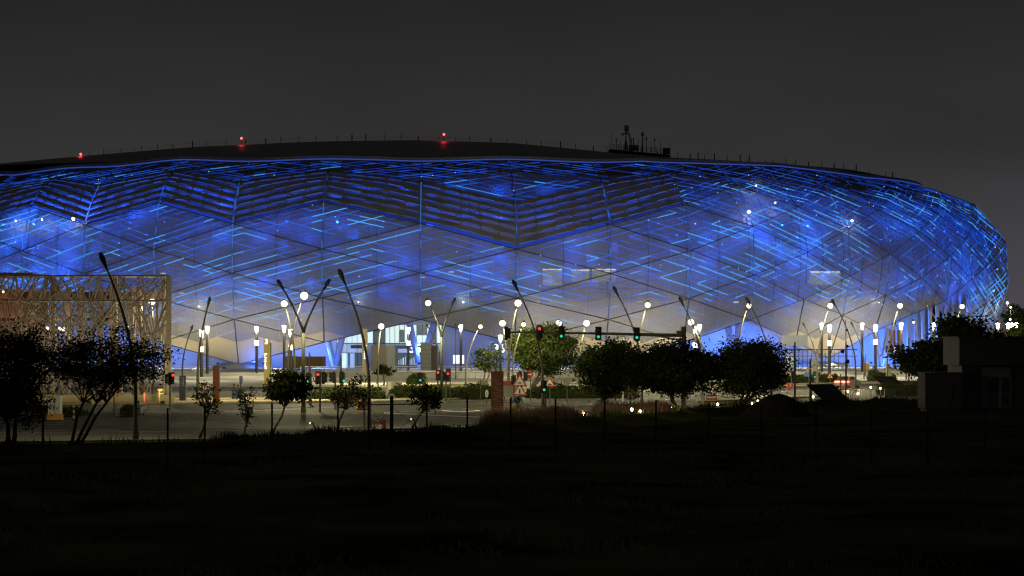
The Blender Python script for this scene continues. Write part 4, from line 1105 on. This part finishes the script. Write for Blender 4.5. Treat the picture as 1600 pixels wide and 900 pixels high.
t, d = sgn(793.5, 642, 'white and yellow striped marker post right of the brown totem', 620, name='marker_post'); MB().box(P(793.5, d - .06, Z(624, d)), (.22, .1, .45)).build('white_panel', sw, t); MB().box(P(793.5, d - .06, Z(634, d)), (.22, .1, .6)).build('yellow_marker', yel, t)
t, d = sgn(612, 652, 'round blue sign on the dark thick fence post line', 615, m=sbk); rnd_sign(t, 612, 620, d, .22, sbl, sw)
t, d = sgn(376, 632, 'narrow blue one-way sign beside the two people', 588); MB().box(P(376.5, d - .1, Z(593.5, d)), (.28, .05, .68)).build('sign_face', sbl, t); b = MB(); b.box(P(376.5, d - .14, Z(594, d)), (.05, .03, .4)); b.poly(P(376.5, d - .14, Z(590.5, d)), [(-.09, 0), (.09, 0), (0, .14)]); b.build('pictogram', sw, t)
t, d = sgn(703.5, 626, 'small navy square sign above a red light', 577); MB().box(P(700.5, d - .15, Z(578.5, d)), (.5, .06, .34)).build('sign_face', nvy, t)
t, d = sgn(751, 625, 'grey pole with small brown name board left of the brown totem', 594); MB().box(P(757, d - .1, Z(598, d)), (.66, .06, .4)).build('sign_face', mat('name board', (.30, .24, .14), .6), t)
# red and white board behind the totem
dB = 232; t = thing('notice_board', P(796, dB), 'grey green board with red header right of the brown totem', 'board')
b = MB(); b.box(P(796, dB, Z(610, dB)), (1.35, .1, 1.3)); b.build('panel', mat('board green grey', (.22, .23, .19), .6), t); b = MB(); b.box(P(796, dB - .1, Z(598.5, dB)), (1.3, .05, .42)); b.build('header', mat('board red', (.30, .04, .03), .6), t)
b = MB()
for k in range(7): b.box(P(796, dB - .09, Z(604 + k * 2.1, dB)), (1.0 - (k % 3) * .2, .02, .03))
b.build('lettering', mat('board line', (.33, .34, .3), .6), t)
b = MB()
for s in (788.5, 794, 800): b.path([P(s, dB + .05), P(s, dB + .05, Z(600, dB))], .05, 5)
b.build('leg', sbk, t)
t = thing('information_board', G(612, 622), 'beige wall box with pale panel left of the long hedge', 'box'); d = D(622)
MB().box(P(616, d, Z(610, d)), (1.6, .5, 1.9)).build('body', mat('beige box', (.34, .31, .25), .8), t)
MB().box(P(609, d - .3, Z(603, d)), (.35, .05, .8)).build('panel', mat('panel pale', (.55, .56, .48), .5), t)
t = thing('utility_box', G(633, 623), 'pale flat utility box beside the long hedge', 'utility box'); MB().box(P(634, D(623), .45), (.7, .4, .9)).build('body', mat('pale box', (.36, .36, .33), .7), t)

# totems
bt = mat('totem corten', (.20, .065, .03), .6, noise=.15, nscale=1.5); lt_ = mat('totem lettering', (.42, .24, .16), .6)
def totem(px, w, top, by, label, m, lines=None):
    d = D(by); base = P(px, d); W = w * d / F; H = Z(top, d); t = thing('totem_sign', base, label, 'totem sign')
    MB().box((base.x, base.y, H / 2), (W, .35, H)).build('body', m, t)
    return t, d, W, H
t, d, W, H = totem(338, 10.5, 571, 634, 'tall plain orange brown totem between sapling and plaza', mat('totem orange', (.30, .10, .035), .6, noise=.1, nscale=1))
t, d, W, H = totem(777, 19.5, 580, 646, 'broad dark brown totem covered in small lines of lettering', bt)
b = MB(); rnd = random.Random(4)
for k in range(14):
    w_ = W * rnd.uniform(.35, .68); z = H * .80 - k * H * .052; b.box((P(777, d).x - W * .4 + w_ / 2 + .12 * (k % 3), d - .19, z), (w_, .02, .045))
b.build('lettering', lt_, t)
t, d, W, H = totem(285.5, 10, 587, 628, 'dark slate totem with pale lettering near the lattice screen', mat('totem slate', (.05, .06, .09), .6))
b = MB()
for k in range(4): b.box((P(287, d).x, d - .19, H * .9 - k * .22), (.1, .02, .13)); b.box((P(284, d).x, d - .19, H * .88 - k * .22), (.12, .02, .04))
b.build('lettering', mat('pale letters', (.4, .4, .4), .6), t)
d = 330; base = P(417, d); t = thing('totem_sign', base, 'tall glowing olive totem with a white number 3', 'totem sign'); H = Z(529, d)
MB().box((base.x, base.y, H / 2), (.85, .5, H)).build('body', mat('olive totem', (.34, .27, .08), .6, emit=.10, ecol=(1, .75, .2)), t)
text('3', 416, 534, d - .35, 1.0, white_e, t, 'gate_number', ext=.03)
b = MB(); rnd = random.Random(2)
for k in range(9): b.box((P(414.5, d).x + rnd.uniform(-.05, .1), d - .3, H - 2.2 - k * .26), (rnd.uniform(.12, .4), .04, .14))
b.build('lettering', white_e, t)
MB().box((P(422, d).x, d + .35, H / 2 - .3), (.3, .4, H - .6)).build('back_fin', mat('olive dark', (.12, .12, .06), .6), t)
d = 340; t = thing('totem_sign', P(570, d), 'slim brown totem with white lettering at the lobby edge', 'totem sign'); MB().box(P(570, d, Z(548, d)), (.8, .3, (Z(521, d) - Z(590, d)))).build('body', lob[5], t)
b = MB()
for k in range(7): b.box(P(570.5, d - .18, Z(540 + k * 3.3, d)), (.35, .03, .18))
b.build('lettering', white_e, t)

# ================================================================== bollards, cabinets and small street furniture
bol_e = mat('bollard glow', (1, .9, .6), .3, emit=12, ecol=(1, .72, .36)); dk = mat('bollard dark', (.05, .045, .04), .6)
def bollard(px, y_l, by, label, curved=False):
    d = D(by); base = P(px, d); zt = Z(y_l, d); t = thing('bollard_light', base, label, 'bollard light', 'small warm bollard lights along the path')
    pts = [base, base + Vector((.0, 0, zt * .6)), base + Vector((-.04, 0, zt))] if not curved else [base, base + Vector((-.03, 0, zt * .6)), base + Vector((-.12, 0, zt * .95)), base + Vector((-.3, 0, zt))]
    MB().path(pts, .05, 6).build('post', dk, t)
    MB().ball(pts[-1] + Vector((0, -.06, .0)), (.09, .09, .12) if px > 700 else (.05, .05, .06), 8, 6).build('bulb', bol_e if px > 700 else mat('dim bollard', (1, .9, .8), .3, emit=1.5, ecol=(1, .8, .6)), t)
    if px > 700: lamp('bollard_glow', pts[-1] + Vector((0, -.25, .05)), (1, .66, .3), 40, .08)
for px, yl, by, lab, cv in ((913, 647, 664, 'warm bollard light at the right end of the pink grass', False), (988, 640, 658, 'warm bollard light below the triangle sign under the trees', False), (1001, 643, 657, 'dimmer bollard light right of the one under the triangle sign', False),
        (1049, 637, 653, 'warm bollard light beside the gantry post foot', False), (1053, 638, 652, 'second light paired with the one beside the gantry post foot', True), (1122, 632, 646, 'warm bollard light with splayed legs between gantry post and mound', False),
        (1176, 631, 641, 'faint bollard light left of the dirt mound', False), (1185, 627, 637, 'bollard light nearest the left slope of the dirt mound', False), (1271, 620, 630, 'faint bollard light in front of the first solar panel', False),
        (1325, 611.5, 624, 'bright bollard light below the red car', False), (1341, 615, 628, 'bollard light right of the first solar panel corner', False), (1361, 605.5, 620, 'bollard light between the two solar panels', False),
        (1376, 607, 620, 'bollard light touching the second solar panel', False), (1414, 602, 612, 'small bollard light at the right tip of the second solar panel', False),
        (492, 661, 675, 'dim curved bollard left of the feathery tree', True), (650, 655, 676, 'dim curved bollard below the small round tree', True)):
    bollard(px, yl, by, lab, cv)
# white cabinet on an orange base
d = D(656); t = thing('electric_cabinet', P(86, d), 'white electric cabinet on an orange base under the acacias', 'cabinet')
b = MB(); b.box(P(81, d, 1.05), (.42, .7, 1.2)); b.box(P(91, d, 1.1), (.44, .7, 1.3)); b.build('body', mat('cabinet white', (.62, .66, .62), .5), t)
b = MB(); b.box(P(86, d, .22), (1.05, .8, .44)); b.build('base', mat('orange base', (.60, .30, .06), .6), t)
MB().box(P(86, d - .36, 1.1), (.02, .04, 1.1)).build('door_gap', sbk, t)
def striped(px, y0, by, label, c=(.55, .38, .05)):
    d = D(by); base = P(px, d); H = Z(y0, d); t = thing('striped_bollard', base, label, 'bollard', 'black and yellow bollards')
    for k in range(6): MB().path([base + Vector((0, 0, H * k / 6)), base + Vector((0, 0, H * (k + 1) / 6))], .07, 8).build('band', mat('stripe yellow', c, .6) if k % 2 else sbk, t)
striped(115, 632, 658, 'black and yellow bollard right of the white cabinet'); striped(55.5, 640, 656, 'black and yellow bollard left of the white cabinet'); striped(94, 636, 656, 'black and yellow bollard touching the cabinet side')
d = D(632); base = P(226, d); t = thing('bollard', base, 'bright orange red bollard at the foot of the stick screen', 'bollard'); MB().path([base, base + Vector((0, 0, 1.0))], .13, 10).build('post', mat('orange red', (.75, .10, .02), .5), t); MB().ball(base + Vector((0, 0, 1.0)), .13, 10, 6).build('cap', _m['orange red'], t)
d = D(632); base = P(249, d); t = thing('hydrant', base, 'yellow hydrant valve post at the corner of the stick screen', 'hydrant')
b = MB(); b.path([base, base + Vector((0, 0, 1.3))], .08, 8); b.ball(base + Vector((.1, 0, 1.35)), (.3, .2, .16)); b.path([base + Vector((0, 0, 1.0)), base + Vector((.35, 0, 1.0))], .06, 6); b.build('body', mat('hydrant yellow', (.55, .38, .08), .6), t)
d = D(638); t = thing('salt_bin', P(558, d), 'small yellow box with white top beside the triangle sign', 'box'); MB().box(P(559, d, .35), (.42, .4, .7)).build('body', yel, t); MB().box(P(561, d, .85), (.4, .3, .3)).build('lid', sw, t)
d = D(671); t = thing('fire_hydrant', P(599, d), 'red fire hydrant pipework on the bank by the tall lamp', 'hydrant'); rp_ = mat('hydrant red', (.35, .05, .03), .5)
b = MB(); b.path([P(585, d), P(585, d, Z(660, d))], .06, 7); b.path([P(585, d, Z(660, d)), P(600, d, Z(660, d))], .06, 7); b.path([P(600, d), P(600, d, Z(656, d))], [.12, .09], 8); b.build('pipe', rp_, t)
b = MB(); b.disc(P(585, d - .12, Z(660, d)), .12); b.box(P(596, d, Z(660.5, d)), (.14, .2, .2)); b.disc(P(600, d - .1, Z(659, d)), .15); b.build('valve', rp_, t)
d = 442; t = thing('container', P(1352, d), 'bright orange box standing on the pale plaza', 'container')
b = MB(); b.box(P(1352, d, .6 + .75), (1.45, 1.2, 1.15)); b.build('body', mat('container orange', (.85, .38, .02), .5), t); b = MB()
for s in (-.5, .5): b.box(P(1352, d, .68) + Vector((s, 0, 0)), (.12, 1.0, .16))
b.build('foot', sbk, t)
# road barriers in red and white by the junction
def barrier(px, by, w, label):
    d = D(by); t = thing('road_barrier', P(px, d), label, 'barrier', 'red barriers'); b = MB()
    for s in (-1, 1): b.path([P(px, d) + Vector((s * w / 2, 0, 0)), P(px, d) + Vector((s * w / 2, 0, .9))], .035, 5)
    b.build('leg', sr, t); b = MB(); b.box(P(px, d, .82), (w, .05, .16)); b.box(P(px, d, .5), (w, .05, .12)); b.build('board', sr, t)
barrier(1235, 610, 1.0, 'small red road barrier right of the round dark tree')
barrier(1112, 632, .9, 'dull red barrier left of a pale trunk under the trees')
# pale bollard posts by the crossing
for k, (px, y0, by) in enumerate(((973, 612, 628), (1042, 610, 622), (1099, 608, 636), (1202, 600, 624))):
    d = D(by); b = MB().path([P(px, d), P(px, d, Z(y0, d))], .11, 8)
    tag(b.build('bollard', mat('pale post', (.5, .48, .42), .6), origin=P(px, d)), ('pale short post left of the gantry post under the trees', 'pale short post just left of the gantry post', 'pale post right of the gantry post foot', 'pale trunk-like post left of the dirt mound')[k], 'post')
# CCTV and plain dark poles at the right
for px, y0, by, lab, camr in ((1242, 534, 632, 'tall thin dark pole in front of the low plaza hedge', False), (1322, 532, 628, 'dark pole carrying security cameras before the low shell tip', True), (1313.5, 584, 618, 'short dark pole in front of the red car', False),
        (1420, 528, 614, 'dark pole left of the tree beside the cabin', False), (1266, 560, 628, 'thin grey pole beside the first solar panel', False), (1352, 554, 588, 'thin pale pole in front of the orange box', False), (483.5, 551, 632, 'short dark post behind the signals left of the feathery tree', False), (533, 555, 630, 'short dark post before the lobby left window', False), (591, 552, 604, 'short dark post before the grey entrance block', False)):
    d = D(by); t = thing('pole', P(px, d), lab, 'pole'); MB().path([P(px, d), P(px, d, Z(y0, d))], [.11, .07], 6).build('shaft', pole_dk if by > 605 else pole_lt, t)
    if camr:
        b = MB(); b.ball(P(px - 5.5, d, Z(549, d)), .2, 8, 6); b.path([P(px, d, Z(546, d)), P(px - 5.5, d, Z(547, d))], .04, 5); b.ball(P(px + 2, d, Z(541, d)), .14, 8, 6); b.ball(P(px + 1.5, d, Z(516, d)), .12, 8, 6); b.path([P(px, d, Z(533, d)), P(px - 1, d, Z(500, d))], .03, 4); b.box(P(px + 3, d, Z(565, d)), (.25, .25, .35)); b.build('camera', sbk, t)

# ================================================================== tilted solar panels
pan_m = mat('solar panel', (.012, .012, .016), .45)
def solar(c4, by, label):
    d = D(by); t = thing('solar_panel', P(c4[0][0], d), label, 'solar panel', 'tilted solar panels')
    q = [P(x, dd, Z(y, dd)) for (x, y), dd in zip(c4, (d + 2.2, d + 2.2, d, d))]
    n = Vector((0, .03, .06)); MB().hull([p - n for p in q], q).build('panel', pan_m, t)
    b = MB()
    for a in range(5): b.path([q[0].lerp(q[1], a / 4) + Vector((0, 0, .02)), q[3].lerp(q[2], a / 4) + Vector((0, 0, .02))], .018, 3)
    for a in range(4): b.path([q[0].lerp(q[3], a / 3) + Vector((0, 0, .02)), q[1].lerp(q[2], a / 3) + Vector((0, 0, .02))], .018, 3)
    b.build('frame', mat('panel frame', (.08, .08, .08), .5), t)
    for f, g in ((.1, .15), (.9, .15), (.1, .8), (.9, .8)):
        p = q[0].lerp(q[1], f).lerp(q[3].lerp(q[2], f), g); MB().path([(p.x, p.y, 0), p - Vector((0, 0, .06))], .04, 5).build('leg', mat('panel leg', (.25, .25, .24), .5), t)
solar(((1260, 601), (1301, 600), (1330, 628), (1288, 627)), 631, 'dark tilted solar panel nearer the dirt mound')
solar(((1362, 588), (1394, 588), (1419, 606), (1385, 606)), 616, 'dark tilted solar panel beside the cabin trees')
d = D(628); t = thing('equipment_box', P(1390, d), 'grey equipment cabinet under the right solar panel', 'cabinet'); MB().box(P(1390, d, .65), (1.0, .5, 1.2)).build('body', mat('equip grey', (.25, .27, .22), .6), t)
for s in (-.35, .35): MB().box(P(1390, d, .05) + Vector((s, 0, 0)), (.1, .4, .1)).build('foot', sbk, t)
# thin grey palisade by the shelters
def palisade(x0, x1, by, h, label):
    d = D(by); t = thing('palisade_fence', P(x0, d), label, 'fence'); xa, xb = P(x0, d).x, P(x1, d).x; b = MB(); n = int((xb - xa) / .22)
    for k in range(n): b.path([(xa + k * .22, d, 0), (xa + k * .22, d, h)], .016, 3, cap=False)
    for z in (.15, h - .1): b.path([(xa, d, z), (xb, d, z)], .03, 4)
    b.build('bars', mat('palisade grey', (.18, .18, .17), .6), t)
palisade(1300, 1400, 628, 1.3, 'thin grey bar fence behind the bollard lights between the solar panels'); palisade(1400, 1447, 622, 1.5, 'dark bar fence left of the cabin')

# ================================================================== car at the junction
def car(px, by, rz, label):
    d = D(by); base = P(px, d); t = thing('car', base, label, 'car'); M = Matrix.Rotation(rz, 4, 'Z')
    W = lambda x, y, z: base + M @ Vector((x, y, z))
    prof = [(-2.2, .35), (-2.25, .75), (-2.1, 1.0), (-1.75, 1.08), (-1.1, 1.5), (.3, 1.52), (1.0, 1.08), (1.9, .95), (2.25, .75), (2.25, .35)]
    b = MB()
    secs = [(-.88, .93, 0), (-.80, 1, .0), (.80, 1, .0), (.88, .93, 0)]
    rings = []
    for y, s, _ in secs: rings.append([W(x * s, y * (1 if z < 1.1 else .82), .35 + (z - .35) * s) for x, z in prof])
    for r0, r1 in zip(rings, rings[1:]): b.hull(r0, r1)
    b.build('body', mat('car paint', (.10, .09, .09), .35), t, smooth=False)
    gl = MB()
    for s in (-1, 1): gl.hull([W(x, s * .74, z) for x, z in ((-1.6, 1.08), (.85, 1.08), (.25, 1.44), (-1.05, 1.43))], [W(x, s * .86 if z < 1.2 else s * .74, z) for x, z in ((-1.6, 1.08), (.85, 1.08), (.25, 1.44), (-1.05, 1.43))])
    gl.hull([W(-1.74, -.66, 1.12), W(-1.74, .66, 1.12), W(-1.14, .6, 1.46), W(-1.14, -.6, 1.46)], [W(-1.8, -.66, 1.12), W(-1.8, .66, 1.12), W(-1.2, .6, 1.48), W(-1.2, -.6, 1.48)])
    gl.build('window', mat('car glass', (.02, .02, .025), .1), t)
    for x in (-1.35, 1.4):
        for s in (-1, 1):
            MB().path([W(x, s * .72, .33), W(x, s * .92, .33)], .33, 16).build('wheel', sbk, t)
            MB().path([W(x, s * .90, .33), W(x, s * .935, .33)], .18, 10).build('rim', pole_lt, t)
    tl_ = mat('tail lamp', (.6, .02, .02), .3, emit=9, ecol=(1, .10, .07))
    for s in (-1, 1): MB().box(W(-2.22, s * .62, .82), (.1, .5, .2), rz=rz).build('tail_light', tl_, t)
    MB().box(W(-2.235, 0, .84), (.08, .76, .2), rz=rz).build('brake_bar', tl_, t)
    for s in (-1, 1): MB().box(W(-1.95, s * .885, .84), (.42, .04, .16), rz=rz).build('side_lamp', tl_, t)
    lamp('tail_glow', W(-3.0, 0, .8), (1, .06, .04), 90, .3); 
    lamp('tail_side_glow', W(-1.8, -1.3, .8), (1, .06, .04), 40, .2)
    return t
car(1325, 606.5, R(58), 'car with glowing red tail lights on the road behind the first solar panel')

# ================================================================== people by the blue sign
def person(px, by, label, h=1.62, robe=(.012, .014, .028), lean=0):
    d = D(by); base = P(px, d); t = thing('person', base, label, 'person')
    me = bpy.data.meshes.new('body'); s = h / 1.7
    V = [(0, 0, .92), (0, 0, 1.15), (0, 0, 1.38), (0, 0, 1.48), (0, 0, 1.58), (0, 0, 1.68), (-.19, 0, 1.38), (-.24, -.05, 1.12), (-.22, -.15, .88), (.19, 0, 1.38), (.24, .02, 1.12), (.25, -.05, .88),
         (-.1, 0, .86), (-.11, -.06, .48), (-.12, .05, .08), (-.12, -.12, .03), (.1, 0, .86), (.11, .1, .48), (.12, .18, .08), (.12, .02, .03)]
    E = [(0, 1), (1, 2), (2, 3), (3, 4), (4, 5), (2, 6), (6, 7), (7, 8), (2, 9), (9, 10), (10, 11), (0, 12), (12, 13), (13, 14), (14, 15), (0, 16), (16, 17), (17, 18), (18, 19)]
    rad = [.15, .14, .15, .06, .10, .07, .07, .05, .04, .07, .05, .04, .11, .08, .05, .04, .11, .08, .05, .04]
    me.from_pydata([(x * s, y * s, z * s) for x, y, z in V], E, []); o = bpy.data.objects.new('body', me); C.objects.link(o); o.parent = t
    m = o.modifiers.new('skin', 'SKIN')
    for i, v in enumerate(me.skin_vertices[0].data): v.radius = (rad[i] * s, rad[i] * s * .85)
    me.skin_vertices[0].data[0].use_root = True
    o.modifiers.new('sub', 'SUBSURF').levels = 1; o.modifiers['sub'].render_levels = 2
    me.materials.append(mat('skin tone', (.25, .15, .10), .6))
    b = MB(); pts = []
    for z, rx, ry in ((.06, .26, .26), (.5, .23, .22), (.95, .20, .17), (1.2, .19, .15), (1.42, .17, .13), (1.47, .09, .08)): pts.append([base + Vector((rx * s * math.cos(k * math.pi / 8), ry * s * math.sin(k * math.pi / 8), z * s)) for k in range(16)])
    for r0, r1 in zip(pts, pts[1:]): b.hull(r0, r1)
    for sx in (-1, 1): b.path([base + Vector((sx * .17, 0, 1.38)) * s, base + Vector((sx * .25, -.04, 1.1)) * s, base + Vector((sx * .25, -.1, .92)) * s], [.085 * s, .08 * s, .07 * s], 8)
    b.build('robe', mat('robe %s' % px, robe, .9), t, smooth=True)
    b = MB(); b.ball(base + Vector((0, .02, 1.62)) * s, (.12 * s, .13 * s, .14 * s), 12, 8); b.build('head_scarf', mat('scarf', (.01, .01, .012), .9), t, smooth=True)
person(366, 625.5, 'person in long black robe standing left of the narrow blue sign', 1.62)
person(372, 625, 'shorter person in dark blue clothes right of the black robed one', 1.5, robe=(.02, .022, .06))

# ================================================================== cabins bottom right
cab_m = mat('cabin panel', (.05, .05, .048), .7, noise=.2, nscale=.8); cab_d = mat('cabin dark', (.03, .03, .03), .6); 
d = 188; t = thing('site_cabin', P(1550, d), 'large dark grey two storey site cabin at the right edge', 'cabin')
x0 = P(1497, d).x; x1 = P(1660, d).x; zt = Z(528, d); zm = Z(571, d)
MB().box(((x0 + x1) / 2, d + 3, (zt + zm) / 2), (x1 - x0, 7, zt - zm)).build('upper_storey', cab_m, t)
xl1 = P(1505, d).x
MB().box(((xl1 + x1) / 2, d + 3.6, zm / 2 - .005), (x1 - xl1, 6.2, zm - .01)).build('lower_storey', cab_m, t)
MB().box(((x0 + x1) / 2, d + 3, zt + .06), (x1 - x0 + .3, 7.3, .12)).build('roof', mat('cabin roof', (.05, .05, .05), .7), t)
def cbx(a, b_, y0, y1, name, m, par, dd=.05): 
    xa, xb = P(a, d).x, P(b_, d).x; z0, z1 = Z(y1, d), Z(y0, d)
    return MB().box(((xa + xb) / 2, d + .5 - dd / 2, (z0 + z1) / 2), (xb - xa, dd, z1 - z0)).build(name, m, par)
dr_ = cbx(1534, 1582, 574, 637, 'door_frame', mat('frame grey', (.16, .16, .15), .6), t, .06)
cbx(1546, 1562, 590, 614, 'window', mat('cabin glass', (.03, .03, .035), .08), t, .1); cbx(1567, 1579, 590, 614, 'window', _m['cabin glass'], t, .1)
cbx(1547, 1561, 616, 635, 'door_panel', cab_m, t, .1); cbx(1567, 1579, 616, 635, 'door_panel', cab_m, t, .1)
cbx(1532.5, 1533.5, 574, 637, 'drain_pipe', cab_d, t, .12); cbx(1583, 1585, 574, 640, 'drain_pipe', cab_d, t, .12)
d = 186; t = thing('site_container', P(1475, d), 'lower pale grey container left of the two storey cabin', 'container')
xa, xb = P(1446, d).x, P(1504.5, d).x; zt = Z(583, d)
MB().box(((xa + xb) / 2, d + 1.8, zt / 2 + .15), (xb - xa, 3.4, zt - .3)).build('body', cab_m, t)
MB().box(((xa + xb) / 2, d + 1.8, zt + .03), (xb - xa + .15, 3.6, .06)).build('roof', cab_m, t)
MB().box(((xa + xb) / 2, d + 1.8, .12), (xb - xa - .4, 3.0, .24)).build('skid', cab_d, t)
MB().box((P(1488, d).x, d + .04, Z(612, d)), (.09, .12, 1.6)).build('bracket', cab_d, t)
d = 182; t = thing('stair', P(1505, d), 'dark steel steps with railing leading up to the cabin', 'stair')
b = MB(); pa, pb = P(1480, d), P(1532, d)
for k in range(8): b.box(pa.lerp(pb, (k + .5) / 8) + Vector((0, .5, .09 + k * .09)), (.36, 1.0, .05))
b.build('steps', cab_d, t); b = MB()
for y in (0, 1.0):
    b.path([pa + Vector((0, y, .15)), pb + Vector((0, y, .85))], .04, 4); b.path([pa + Vector((0, y, .95)), pb + Vector((0, y, 1.65))], .03, 4)
    for k in range(9): q = pa.lerp(pb, k / 8); b.path([q + Vector((0, y, 0)), q + Vector((0, y, .95 + .7 * k / 8))], .025, 4)
b.build('handrail', cab_d, t)

# ================================================================== post and wire fence across the field
t = thing('wire_fence', P(612, 118), 'dark post and wire fence crossing the black field', 'fence')
fp = [(-30, 84), (67, 87), (135, 90), (198, 93), (262, 96), (320, 98), (378, 101), (425, 104), (478, 108), (528, 114), (576, 116), (612, 118), (667, 118), (730, 117), (798, 115), (868, 113), (945, 112), (1025, 110), (1108, 108), (1190, 106), (1275, 104), (1362, 102), (1450, 100), (1540, 98), (1630, 96)]
fm = mat('fence black', (.012, .012, .012), .7); prev = None
for x, d in fp:
    p = P(x, d); h = 2.8 if x < 1100 else 2.7; r = .09 if x == 612 else .045
    if x not in (378, 478, 135, 198): MB().path([p, p + Vector((0, 0, h))], r, 6).build('post', fm, t)
b = MB()
for (xa, da), (xb, db) in zip(fp, fp[1:]):
    for z in (.5, 2.55): b.path([P(xa, da, z), P(xb, db, z)], .006, 3, cap=False)
for z in (1.15, 2.42): b.path([P(576, 116, z), P(667, 118, z)], .03, 4)
for a, c in ((576, 612), (612, 667)): b.path([P(a, 117, 2.3), P(c, 118, .8)], .012, 3); b.path([P(c, 117, 2.3), P(a, 118, .8)], .012, 3)
b.build('wire', fm, t)
print('floods', led_n, 'objects', len(bpy.data.objects))
